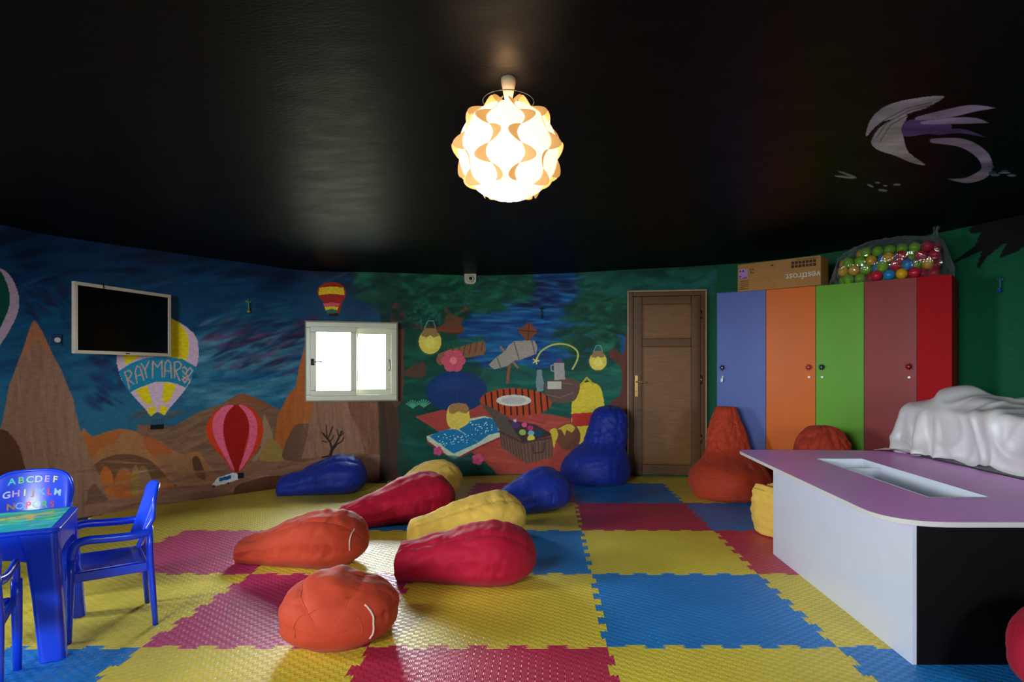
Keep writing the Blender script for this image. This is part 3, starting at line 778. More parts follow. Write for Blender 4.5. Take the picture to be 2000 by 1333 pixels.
for z0_, z1_ in ((.015, .14), (1.515, 1.61), (H - .145, H - .05)):
    lf.box(L0 + .105, L1 - .105, -.005, .04, z0_, z1_)
leaf = lf.build('door_leaf', m_wood, door, bevel=.008)
for z0_, z1_ in ((.14, 1.515), (1.61, H - .145)):
    p = MB(); x0, x1 = L0 + .105, L1 - .105
    p.box(x0, x1, .018, .03, z0_, z1_)
    frame_rect(p, x0 + .0, x1, z0_, z1_, .014, .004, .02)
    p.build('door_panel', m_wood2, leaf, bevel=.004)
hd = MB().box(L0 + .022, L0 + .058, -.012, -.005, .93, 1.18)
hd.tube([(L0 + .04, -.01, 1.105), (L0 + .04, -.05, 1.105), (L0 + .055, -.058, 1.105), (L0 + .15, -.058, 1.10)], .009)
hd.lathe([(.008, 0), (.008, .012)], 12, (L0 + .04, -.02, .985))
hd.build('door_handle', m_brass, leaf, smooth=False, bevel=.002)
hg = MB()
for z_ in (.4, 1.08, 1.83): hg.lathe([(.009, 0), (.009, .1)], 10, (DW - .045, -.026, z_))
hg.build('hinge', m_brass, door, smooth=True)

# ------------------------------------------------------------------ puzzle mats
COLX = [-5.0, -3.80, -2.77, -1.768, -0.782, 0.273, 1.269, 2.27, 3.27, 4.3]
ROWY = [1.66, 2.674, 3.655, 4.667, 5.667, 6.70, 7.7]
def corner(i, j):
    x, y = COLX[i], ROWY[j]
    r = random.Random(i * 31 + j * 7)
    return Vector((x + r.uniform(-.012, .012), y + r.uniform(-.006, .006)))
def tooth_edge(a, b, gap, sgn):
    """the interlocking edge between two mats from corner a to corner b"""
    d = b - a; L = d.length; d.normalize(); n = Vector((-d.y, d.x))
    k = 12; step = L / k; pts = []
    h = 0.017
    for i in range(k):
        s = 1 if i % 2 else -1
        c = (i + .5) * step
        if i == 0 or i == k - 1: hh = 0 if i == 0 else 0
        else: hh = h * s
        w0, w1 = step * .40, step * .58
        if hh:
            pts += [(c - w0, 0), (c - w1, hh), (c + w1, hh), (c + w0, 0)]
    return [a] + [a + d * x + n * y for x, y in pts]
def clip_poly(sub, clipper):
    out = list(sub)
    n = len(clipper)
    for i in range(n):
        A, B = clipper[i], clipper[(i + 1) % n]
        inp, out = out, []
        if not inp: break
        def side(P): return (B.x - A.x) * (P.y - A.y) - (B.y - A.y) * (P.x - A.x)
        for j in range(len(inp)):
            P, Q = inp[j - 1], inp[j]
            sp_, sq = side(P), side(Q)
            if (sp_ >= 0) != (sq >= 0):
                t_ = sp_ / (sp_ - sq); out.append(P + (Q - P) * t_)
            if sq >= 0: out.append(Q)
    return out
cen = Vector((0, 3))
def inset_pt(p, d):
    v = (cen - p); return p + v.normalized() * d
room = [inset_pt(p, 0.05) for p in front[::14]] + [inset_pt(p, 0.03) for p in back[::12]]
# convex hull, counter-clockwise
def hull(pts):
    pts = sorted([(p.x, p.y) for p in pts])
    def half(ps):
        o = []
        for p in ps:
            while len(o) > 1 and (o[-1][0] - o[-2][0]) * (p[1] - o[-2][1]) - (o[-1][1] - o[-2][1]) * (p[0] - o[-2][0]) <= 0: o.pop()
            o.append(p)
        return o[:-1]
    return [Vector(p) for p in half(pts) + half(pts[::-1])]
roomh = hull(room)

def mat_foam(name, col):
    m = bpy.data.materials.new(name); m.use_nodes = True
    n = m.node_tree; L = n.links; b = n.nodes['Principled BSDF']
    t = n.nodes.new('ShaderNodeTexCoord'); s = n.nodes.new('ShaderNodeSeparateXYZ'); L.new(t.outputs['Object'], s.inputs[0])
    def M(op, a, b_=None, c_=None):
        x = n.nodes.new('ShaderNodeMath'); x.operation = op
        for i, v in enumerate((a, b_, c_)):
            if v is None: continue
            if isinstance(v, (int, float)): x.inputs[i].default_value = v
            else: L.new(v, x.inputs[i])
        return x.outputs[0]
    X, Y = s.outputs[0], s.outputs[1]
    sx = M('SINE', M('MULTIPLY', X, PI / 0.0295)); sy = M('SINE', M('MULTIPLY', Y, PI / 0.0215))
    pr = M('MULTIPLY', sx, sy)
    chk = M('MULTIPLY_ADD', pr, 3.2, 0.5); chk.node.use_clamp = True       # raised checks and sunk checks
    rib = M('MULTIPLY', M('SINE', M('MULTIPLY', X, 2 * PI / 0.0074)), 0.12)
    hgt = M('ADD', chk, M('MULTIPLY', rib, chk))
    bp = n.nodes.new('ShaderNodeBump'); bp.inputs['Strength'].default_value = 0.75; bp.inputs['Distance'].default_value = 0.0022
    L.new(hgt, bp.inputs['Height']); L.new(bp.outputs[0], b.inputs['Normal'])
    nz = n.nodes.new('ShaderNodeTexNoise'); nz.inputs['Scale'].default_value = 2.5; nz.inputs['Detail'].default_value = 6
    L.new(t.outputs['Object'], nz.inputs['Vector'])
    mr = n.nodes.new('ShaderNodeMapRange'); mr.inputs[1].default_value = .3; mr.inputs[2].default_value = .7; mr.inputs[3].default_value = .9; mr.inputs[4].default_value = 1.08
    L.new(nz.outputs[0], mr.inputs[0])
    vm = n.nodes.new('ShaderNodeVectorMath'); vm.operation = 'SCALE'; vm.inputs[0].default_value = srgb(col)
    fac = M('MULTIPLY', mr.outputs[0], M('MULTIPLY_ADD', chk, 0.16, 0.88))
    L.new(fac, vm.inputs['Scale']); L.new(vm.outputs[0], b.inputs['Base Color'])
    rr = M('MULTIPLY_ADD', chk, -0.24, 0.62)
    rr2 = M('ADD', rr, M('MULTIPLY', M('SUBTRACT', nz.outputs[0], 0.5), 0.12))
    L.new(rr2, b.inputs['Roughness'])
    b.inputs['Specular IOR Level'].default_value = 0.95
    return m
FOAM = {'yellow': mat_foam('yellow foam', (238, 212, 62)), 'blue': mat_foam('blue foam', (0, 128, 208)), 'red': mat_foam('crimson foam', (204, 40, 78)), 'pink': mat_foam('magenta foam', (208, 48, 112))}
# (column, row): colour, label
MATS = {
 (1, 1): ('yellow', 'yellow foam mat under the far side of the small blue table'),
 (2, 0): ('blue', 'blue foam mat under the nearest legs of the small blue table'),
 (2, 1): ('yellow', 'yellow foam mat under the blue armchair seen from the side'),
 (2, 2): ('pink', 'magenta foam mat between the side-on blue armchair and the left orange bean bag'),
 (1, 2): ('yellow', 'yellow foam mat under the armchair with printed letters'),
 (1, 3): ('yellow', 'yellow foam mat along the mural wall below the painted tall cone'),
 (2, 3): ('yellow', 'yellow foam mat between the magenta mat and the wall with the red balloon'),
 (1, 4): ('yellow', 'small cut yellow foam mat against the wall under the red balloon'),
 (2, 4): ('yellow', 'yellow foam mat in front of the painted bare tree'),
 (3, 0): ('yellow', 'yellow foam mat in front of the nearest orange bean bag'),
 (3, 1): ('pink', 'magenta foam mat under the nearest orange bean bag'),
 (3, 2): ('yellow', 'yellow foam mat partly under the left orange bean bag'),
 (3, 3): ('blue', 'blue foam mat under the crimson bean bag nearer the window'),
 (3, 4): ('yellow', 'yellow foam mat under the blue bean bag lying below the window'),
 (3, 5): ('yellow', 'cut yellow foam strip against the wall below the window'),
 (4, 0): ('red', 'crimson foam mat at the bottom edge, nearest the middle of the picture'),
 (4, 1): ('yellow', 'large yellow foam mat in front of the nearest crimson bean bag'),
 (4, 2): ('blue', 'blue foam mat behind the nearest crimson bean bag'),
 (4, 3): ('yellow', 'yellow foam mat in front of the blue bean bag lying mid-room'),
 (4, 4): ('pink', 'magenta foam mat behind the blue bean bag lying mid-room'),
 (4, 5): ('yellow', 'cut yellow foam strip against the wall under the painted picnic'),
 (5, 0): ('yellow', 'yellow foam mat at the bottom edge, left of the black table end'),
 (5, 1): ('blue', 'large blue foam mat in the clear floor in front of the white table'),
 (5, 2): ('yellow', 'yellow foam mat in the clear floor behind the large blue mat'),
 (5, 3): ('red', 'crimson foam mat in the clear floor in front of the blue mat by the door'),
 (5, 4): ('blue', 'blue foam mat in front of the door'),
 (5, 5): ('yellow', 'cut yellow foam strip at the foot of the door'),
 (6, 0): ('blue', 'blue foam mat at the foot of the black table end'),
 (6, 1): ('yellow', 'yellow foam mat beside the nearer half of the white table side'),
 (6, 2): ('red', 'crimson foam mat beside the far corner of the white table side'),
 (6, 3): ('blue', 'blue foam mat under the orange bean bag by the door'),
 (6, 4): ('yellow', 'yellow foam mat between the door and the blue locker'),
 (6, 5): ('yellow', 'small cut yellow foam mat in the corner behind the lockers'),
 (7, 2): ('yellow', 'yellow foam mat under the middle of the lilac table'),
 (7, 3): ('yellow', 'yellow foam mat between the table and the lockers'),
 (7, 4): ('blue', 'blue foam mat under the orange and green lockers'),
}
def make_mat(i, j, colour, label):
    gap = 0.0007
    c00, c10, c11, c01 = corner(i, j), corner(i + 1, j), corner(i + 1, j + 1), corner(i, j + 1)
    loop = tooth_edge(c00, c10, 0, 1) + tooth_edge(c10, c11, 0, 1) + list(reversed(tooth_edge(c01, c11, 0, 1)[1:] + [c11])) [0:] + list(reversed(tooth_edge(c00, c01, 0, 1)[1:] + [c01]))
    # drop doubles
    q = []
    for p in loop:
        if not q or (p - q[-1]).length > 1e-5: q.append(p)
    if (q[0] - q[-1]).length < 1e-5: q.pop()
    q = clip_poly(q, roomh)
    q2 = []
    for p in q:
        if not q2 or (p - q2[-1]).length > 1e-4: q2.append(p)
    if len(q2) < 4: return None
    if (q2[0] - q2[-1]).length < 1e-4: q2.pop()
    n = len(q2); ins = []
    for k in range(n):
        a, b, c = q2[k - 1], q2[k], q2[(k + 1) % n]
        d1 = (b - a).normalized(); d2 = (c - b).normalized()
        nn = Vector((-d1.y - d2.y, d1.x + d2.x))
        nn = nn.normalized() if nn.length > 1e-4 else Vector((-d1.y, d1.x))
        ins.append((b + nn * gap, b + nn * (gap + .0012)))
    ox, oy = (c00.x + c11.x) / 2, (c00.y + c11.y) / 2
    vs = [(p.x - ox, p.y - oy, -0.0115) for p, _ in ins] + [(p.x - ox, p.y - oy, -0.0012) for p, _ in ins] + [(p.x - ox, p.y - oy, 0) for _, p in ins]
    fs = [tuple(range(n - 1, -1, -1)), tuple(range(2 * n, 3 * n))]
    for r in (0, n):
        fs += [(r + k, r + (k + 1) % n, r + n + (k + 1) % n, r + n + k) for k in range(n)]
    m = MB(); m.add(vs, fs)
    o = m.build('foam_mat', FOAM[colour])
    o.location = (ox, oy, 0)
    tag(o, label, 'floor mat', 'interlocking foam floor mats')
    return o
for (i, j), (colour, label) in MATS.items():
    make_mat(i, j, colour, label)

# ------------------------------------------------------------------ bean bags
def fabric(name, col, rough=0.8, sheen=0.05):
    return mat(name, col, rough=rough, var=0.07, vscale=14, bump=0.12, bscale=420, sheen=sheen, spec=0.22)
FB = {'blue': fabric('blue nylon', (26, 46, 142), .5), 'yellow': fabric('yellow cotton', (230, 186, 80), .75), 'red': fabric('crimson cotton', (168, 6, 42), .7),
      'orange': fabric('orange cotton', (184, 62, 34), .7), 'rust': fabric("rust cotton", (172, 56, 34), .8)}
m_zip = mat('pale zip tape', (214, 190, 176), rough=.5)
SEAM = {k: mat('seam ' + k, v, rough=.7) for k, v in {'blue': (13, 32, 130), 'yellow': (206, 166, 68), 'red': (158, 10, 37), 'orange': (192, 68, 33), 'rust': (160, 50, 28)}.items()}

def wrinkle(p, seed, amp, sc_=5.0):
    v = Vector((p[0] * sc_ + seed, p[1] * sc_, p[2] * sc_))
    return amp * (mnoise.noise(v) + 0.5 * abs(mnoise.noise(v * 2.3)) + 0.3 * mnoise.noise(v * 4.7))

def bag_lying(fat, yaw, L, W, H, nw, nh, colour, label, seed=1, zipper=None, ridge=0.02, lift=0.0, fat_t=0.30, slump=0.0, cat='bean bag'):
    """fat: plan centre of the wide end; yaw: heading from wide end to narrow end"""
    e = empty('bean_bag', (fat[0], fat[1], 0), yaw)
    tag(e, label, cat, 'bean bags lying on the mats')
    NT, NA = 92, 112
    def prof(t):
        if t < fat_t:
            k = max(0.0, 1 - ((fat_t - t) / fat_t) ** 2.5) ** 0.5
            return k, k
        s = (t - fat_t) / (1 - fat_t)
        s2 = s * s * (3 - 2 * s) * .55 + s * .45
        w = 1 + (nw / W - 1) * s2
        h = 1 + (nh / H - 1) * s2
        if t > .95:
            c_ = max(0.0, 1 - ((t - .95) / .05) ** 2.2) ** 0.5
            w *= .25 + .75 * c_ if t < 1 else 0; h *= .25 + .75 * c_ if t < 1 else 0
        return w, h
    def pt(t, a, extra=0.0):
        w, h = prof(t)
        x = t * L - fat_t * L
        zc_ = H / 2 * (.72 + .28 * h) if t < fat_t else max(H / 2 * h, nh * .42)
        ca, sa = math.cos(a), math.sin(a)
        hw, hh = W / 2 * w, H / 2 * h
        y = hw * (abs(ca) ** .92) * (1 if ca > 0 else -1)
        z = hh * sa
        if sa < 0: z = -hh * min(1, abs(sa) ** .62)
        # the fat end rises as a dome, seams as shallow ridges
        k = 6
        s_ = abs(math.sin(k * a / 2 + .3))
        d = -.010 * (1 - s_) ** 3 * w
        d += ridge * .6 * math.exp(-((a - PI / 2) / .12) ** 2) * (w if t > .15 else 0)
        pk = math.exp(-((1 - s_) * -8) ** 2) if s_ < .3 else 0
        d += .0018 * math.sin(t * L * 190 + seed + 2 * math.sin(a * 3)) * (1 - s_) ** 2
        d += wrinkle((x, y, z), seed * 3.1, .014 * (.4 + w), 4.2)
        cr = mnoise.noise(Vector((x * 8 + seed * 5 + 1.5 * math.sin(a), a * 1.5, seed * 2.7)))
        d -= .007 * math.exp(-(cr / .09) ** 2) * (.3 + .7 * (1 - s_))
        cr = mnoise.noise(Vector((x * 15 + seed * 3 + 2 * math.sin(a * 2), a * 2.2, seed)))
        d -= .0045 * math.exp(-(cr / .12) ** 2) * (1 - s_) * (1.2 - .5 * w)
        d += .004 * math.sin(t * 26 + 3 * math.sin(a * 2 + seed)) * (.3 + (t > .55) * .7)
        d += extra
        r = math.hypot(y, z) + 1e-6
        if sa > -0.3: y += y / r * d; z += z / r * d
        else: y += y / r * d * .6
        zz = max(0.0, zc_ + z)
        zz = zz if zz > .02 else zz * .5
        # seen from the side the spine slopes down to the narrow end
        return Vector((x, y, zz))
    rings = []
    for i in range(NT):
        t = (i / (NT - 1)) ** 1.15
        t = min(max(t, .0015), .9995)
        rings.append([pt(t, 2 * PI * j / NA) for j in range(NA)])
    b = MB().loft(rings).build('cover', FB[colour], e, smooth=True)
    # stitched seams
    for a in (PI / 2 - .62, PI / 2 + .42, PI / 2 + 1.46):
        path = [pt(t, a, .0015) for t in np.linspace(.03, .93, 60)]
        MB().tube(path, .0014, 6).build('seam', SEAM[colour], e, smooth=True)
    path = [pt(.055, a, .002) for a in np.linspace(-.2, PI + .2, 50)]
    MB().tube(path, .0016, 6).build('seam', SEAM[colour], e, smooth=True)
    if zipper:
        tz, a0, a1 = zipper
        path = [pt(tz, a, .003) for a in np.linspace(a0, a1, 30)]
        MB().tube(path, .0045, 6).build('zipper', m_zip, e, smooth=True)
    return e

def yaw_to(a, b): return math.atan2(b[1] - a[1], b[0] - a[0])
def lying(fat, tip, **k):
    return bag_lying(fat, yaw_to(fat, tip), **k)

lying((-2.08, 6.16), (-2.62, 6.02), L=.86, W=.52, H=.38, nw=.22, nh=.17, colour='blue', seed=1, label='blue bean bag lying on the yellow mats below the window')
lying((-1.10, 5.97), (-1.48, 5.47), L=.86, W=.52, H=.35, nw=.2, nh=.15, colour='yellow', seed=2, label='yellow bean bag mostly hidden behind a crimson one')
lying((-1.06, 5.10), (-1.60, 4.68), L=.97, W=.53, H=.37, nw=.22, nh=.17, colour='red', seed=3, label='crimson bean bag between the hidden yellow one and the left orange one')
lying((-0.05, 5.42), (-.60, 5.06), L=.82, W=.53, H=.36, nw=.2, nh=.15, colour='blue', seed=4, label='blue bean bag lying mid-room behind the open yellow one')
lying((-0.42, 4.52), (-.98, 4.24), L=.87, W=.49, H=.32, nw=.24, nh=.18, colour='yellow', seed=5, label='yellow bean bag lying right behind the nearest crimson one')
lying((-0.31, 3.55), (-.9, 3.60), L=.82, W=.5, H=.335, nw=.26, nh=.2, colour='red', seed=6, ridge=.03, label='nearest crimson bean bag lying full length in mid-floor')
lying((-1.39, 3.86), (-2.0, 3.92), L=.84, W=.49, H=.34, nw=.2, nh=.14, colour='orange', seed=7, zipper=(.05, -.1, 1.1), label='orange bean bag lying with its narrow end toward the blue armchair')
lying((-.935, 2.765), (-1.0, 3.4), L=.62, W=.51, H=.31, nw=.3, nh=.10, colour='orange', seed=8, zipper=(.10, PI - .75, PI + .45), fat_t=.42, label='orange bean bag nearest the viewer, seen end-on')
e = lying((1.97, 2.2), (2.8, 2.1), L=.85, W=.5, H=.36, nw=.22, nh=.18, colour='red', seed=9, label='crimson bean bag cut off by the frame beside the black table end')

def bag_upright(loc, yaw, rows, colour, label, seed, group='upright bean bags by the wall', folds=0.0, nA=112, dent=0.0):
    """rows: (z, back offset, half width, half depth); the sitter would face local -y"""
    e = empty('bean_bag', (loc[0], loc[1], 0), yaw)
    tag(e, label, 'bean bag', group)
    P = [Vector(p[:3]) for p in rows]
    A = catmull([(r[0], r[1], r[2]) for r in rows], 12); B = catmull([(r[0], r[3], 0) for r in rows], 12)
    def pt(i, a, extra=0):
        z, off, hw = A[i]; hd_ = B[i].y
        ca, sa = math.cos(a), math.sin(a)
        s_ = abs(math.sin(3 * a))
        t = i / (len(A) - 1)
        d = -.010 * (1 - s_) ** 3 + wrinkle((hw * ca, hd_ * sa, z), seed * 2.3, .02, 5)
        d += folds * (abs(math.sin(z * 26 + 3.2 * math.sin(a * 2 + seed) + 5 * mnoise.noise(Vector((ca * 2, sa * 2, z * 3 + seed))))) * (1 if t > .45 else .15) - .4)
        cr = mnoise.noise(Vector((ca * 3 + seed, sa * 3, z * 9)))
        d -= .009 * math.exp(-(cr / .09) ** 2) * (1.2 if .3 < t < .75 else .5)
        d += .0016 * math.sin(z * 160 + 3 * math.sin(a)) * (1 - s_) ** 2
        d += extra
        hw_, hd2 = max(hw + d, .004), max(hd_ + d, .004)
        if z < .03: hw_, hd2 = hw_ * (1), hd2
        zz = z + (wrinkle((ca, sa, z * 3), seed + 9, .012, 3) if z > .1 else 0)
        return Vector((hw_ * ca, off + hd2 * sa, max(zz, 0)))
    rings = [[pt(i, 2 * PI * j / nA) for j in range(nA)] for i in range(len(A))]
    MB().loft(rings).build('cover', FB[colour], e, smooth=True)
    for a in (-PI / 2, -PI / 2 + 1.05, -PI / 2 - 1.05):
        MB().tube([pt(i, a, .0015) for i in range(3, len(A) - 1)], .0014, 6).build('seam', SEAM[colour], e, smooth=True)
    ii = min(range(len(A)), key=lambda k: abs(A[k].x - .05))
    MB().tube([pt(ii, a, .002) for a in np.linspace(-PI, 0, 40)], .0016, 6).build('seam', SEAM[colour], e, smooth=True)
    return e
UP = [(0, 0, .30, .28), (.03, 0, .36, .35), (.12, 0, .385, .38), (.22, .0, .375, .37), (.31, .03, .32, .31), (.38, .10, .25, .22), (.46, .155, .215, .165), (.56, .19, .20, .14), (.66, .215, .17, .12), (.76, .235, .135, .10), (.83, .245, .11, .08), (.86, .25, .08, .05), (.865, .25, .01, .008)]
bag_upright((1.77, 5.93), -.12, UP, 'orange', 'upright orange bean bag between the door and the blue locker', 11, folds=.004)
UPB = [(0, 0, .32, .3), (.03, 0, .37, .36), (.12, 0, .39, .38), (.24, .01, .38, .36), (.34, .05, .34, .30), (.42, .12, .27, .24), (.5, .15, .255, .23), (.6, .165, .24, .215), (.7, .17, .22, .20), (.78, .18, .18, .17), (.82, .19, .12, .11), (.835, .21, .01, .008)]
bag_upright((.53, 6.80), -1.15, UPB, 'blue', 'upright blue bean bag against the mural beside the door', 12, folds=.004)
UPC = [(0, 0, .34, .3), (.03, 0, .39, .35), (.12, 0, .405, .37), (.24, 0, .395, .36), (.36, .02, .34, .32), (.46, .05, .26, .26), (.54, .07, .235, .22), (.62, .09, .20, .17), (.68, .1, .15, .12), (.72, .1, .10, .08), (.735, .1, .01, .008)]
bag_upright((2.39, 5.33), -.5, UPC, 'rust', 'slumped rust-orange bean bag behind the lilac table by the lockers', 13, folds=.022)

# open-topped yellow sack beside the table
def open_bag():
    e = empty('bean_bag', (1.86, 4.60, 0), 0)
    tag(e, 'short yellow bean bag with a turned-in open top beside the white table', 'bean bag', 'upright bean bags by the wall')
    prof_ = [(.05, 0), (.24, .0), (.285, .03), (.30, .1), (.30, .2), (.295, .28), (.285, .33), (.27, .345), (.25, .33), (.235, .28), (.22, .25)]
    prof_ = [(p.x, p.y) for p in catmull([(r, z, 0) for r, z in prof_], 5)]
    rings = []
    for r, z in prof_:
        ring = []
        for j in range(96):
            a = 2 * PI * j / 96
            d = wrinkle((r * math.cos(a), r * math.sin(a), z), 5.5, .018, 7) + .003 * math.sin(a * 9 + z * 20) + .004 * math.sin(z * 90)
            zz = max(0, z + (.03 * math.sin(a * 2 + 1) * (z > .2)))
            ring.append(((r + d) * math.cos(a), (r + d) * math.sin(a), zz))
        rings.append(ring)
    MB().loft(rings, cap=True).build('cover', FB['yellow'], e, smooth=True)
    m = MB(); rings = []
    for i in range(14):
        t = i / 13; r = .225 * math.sin(t * PI / 2 + .001); z = .25 + .07 * math.cos(t * PI / 2)
        rings.append([(r * math.cos(2 * PI * j / 64), r * math.sin(2 * PI * j / 64), z + wrinkle((r * math.cos(2 * PI * j / 64), r * math.sin(2 * PI * j / 64), 0), 2, .09, 12)) for j in range(64)])
    m.loft(rings, cap=True).build('crumpled_lining', FB['yellow'], e, smooth=True)
    MB().tube([(.298 * math.cos(a), .298 * math.sin(a), .31 + .03 * math.sin(a * 2 + 1)) for a in np.linspace(0, 2 * PI, 70)], .003, 6).build('seam', SEAM['yellow'], e, smooth=True)
open_bag()

# ------------------------------------------------------------------ lilac table
m_lilac = mat('lilac laminate', (246, 166, 250), rough=0.4, var=0.05, vscale=2.5, spec=.5)
m_white = mat('glossy white laminate', (204, 206, 216), rough=0.16, var=0.02, spec=.5)
m_edge = mat('grey edge band', (200, 196, 186), rough=.5)
m_black = mat('black laminate', (5, 4, 5), rough=0.5, var=.1, spec=.15)
m_tray = mat('white tray plastic', (220, 226, 236), rough=0.35, var=.02)
def round_poly(corners, radii, n=10):
    out = []; k = len(corners)
    for i in range(k):
        p = Vector(corners[i]); a = (Vector(corners[i - 1]) - p).normalized(); b = (Vector(corners[(i + 1) % k]) - p).normalized()
        r = radii[i]; p0, p1 = p + a * r, p + b * r
        for j in range(n + 1):
            t = j / n
            out.append(p0 * (1 - t) ** 2 + p * 2 * t * (1 - t) + p1 * t * t)
    return out
tb = empty('play_table', (0, 0, 0)); tag(tb, 'big white play table with lilac top and a sunken white tray', 'table')
top = round_poly([(1.395, 2.475), (2.66, 2.475), (2.74, 4.80), (1.50, 4.86)], [.27, .2, .34, .14])
hole = [Vector(p) for p in ((1.855, 2.965), (2.15, 2.965), (2.225, 4.33), (1.905, 4.33))]
ZT = .595
m = bmesh.new()
def ring_faces(bm, outer, inner, z):
    vo = [bm.verts.new((p.x, p.y, z)) for p in outer]; vi = [bm.verts.new((p.x, p.y, z)) for p in inner]
    eo = [bm.edges.new((vo[i], vo[(i + 1) % len(vo)])) for i in range(len(vo))]
    ei = [bm.edges.new((vi[i], vi[(i + 1) % len(vi)])) for i in range(len(vi))]
    bmesh.ops.triangle_fill(bm, edges=eo + ei, use_beauty=True)
    return vo, vi
a_ = ring_faces(m, top, hole, ZT); b_ = ring_faces(m, top, hole, ZT - .022)
for f_ in m.faces: f_.material_index = 0
for k in (0, 1):
    n = len(a_[k])
    for i in range(n):
        f_ = m.faces.new((a_[k][i], a_[k][(i + 1) % n], b_[k][(i + 1) % n], b_[k][i])); f_.material_index = 1
bmesh.ops.recalc_face_normals(m, faces=m.faces)
me = bpy.data.meshes.new('tabletop'); m.to_mesh(me); m.free(); me.materials.append(m_lilac); me.materials.append(m_edge)
o = bpy.data.objects.new('tabletop', me); COL.objects.link(o); o.parent = tb
bv = o.modifiers.new('b', 'BEVEL'); bv.width = .0015; bv.segments = 1; bv.limit_method = 'ANGLE'
# side panels, ends
zt = ZT - .022
MB().box(1.50, 1.518, 2.512, 4.06, 0, zt).build('side_panel', m_white, tb, bevel=.001)
MB().box(2.50, 2.518, 2.512, 4.06, 0, zt).build('side_panel', m_white, tb, bevel=.001)
MB().box(1.518, 2.50, 2.512, 2.530, 0, zt).build('end_panel', m_black, tb, bevel=.001)
MB().box(1.518, 2.50, 4.042, 4.06, 0, zt).build('end_panel', m_white, tb, bevel=.001)
tr = MB(); hz = ZT - .12
hi = [p + (Vector((2.03, 3.65)) - p).normalized() * .012 for p in hole]
ho = [p + (Vector((2.03, 3.65)) - p).normalized() * -.008 for p in hole]
hb = [p + (Vector((2.03, 3.65)) - p).normalized() * .035 for p in hole]
tr.loft([[(p.x, p.y, ZT + .0015) for p in ho], [(p.x, p.y, ZT + .0025) for p in hi], [(p.x, p.y, ZT - .015) for p in hi], [(p.x, p.y, hz) for p in hb]], cap=False)
tr.add([(p.x, p.y, hz) for p in hb], [(0, 1, 2, 3)])
tr.build('tray', m_tray, tb)

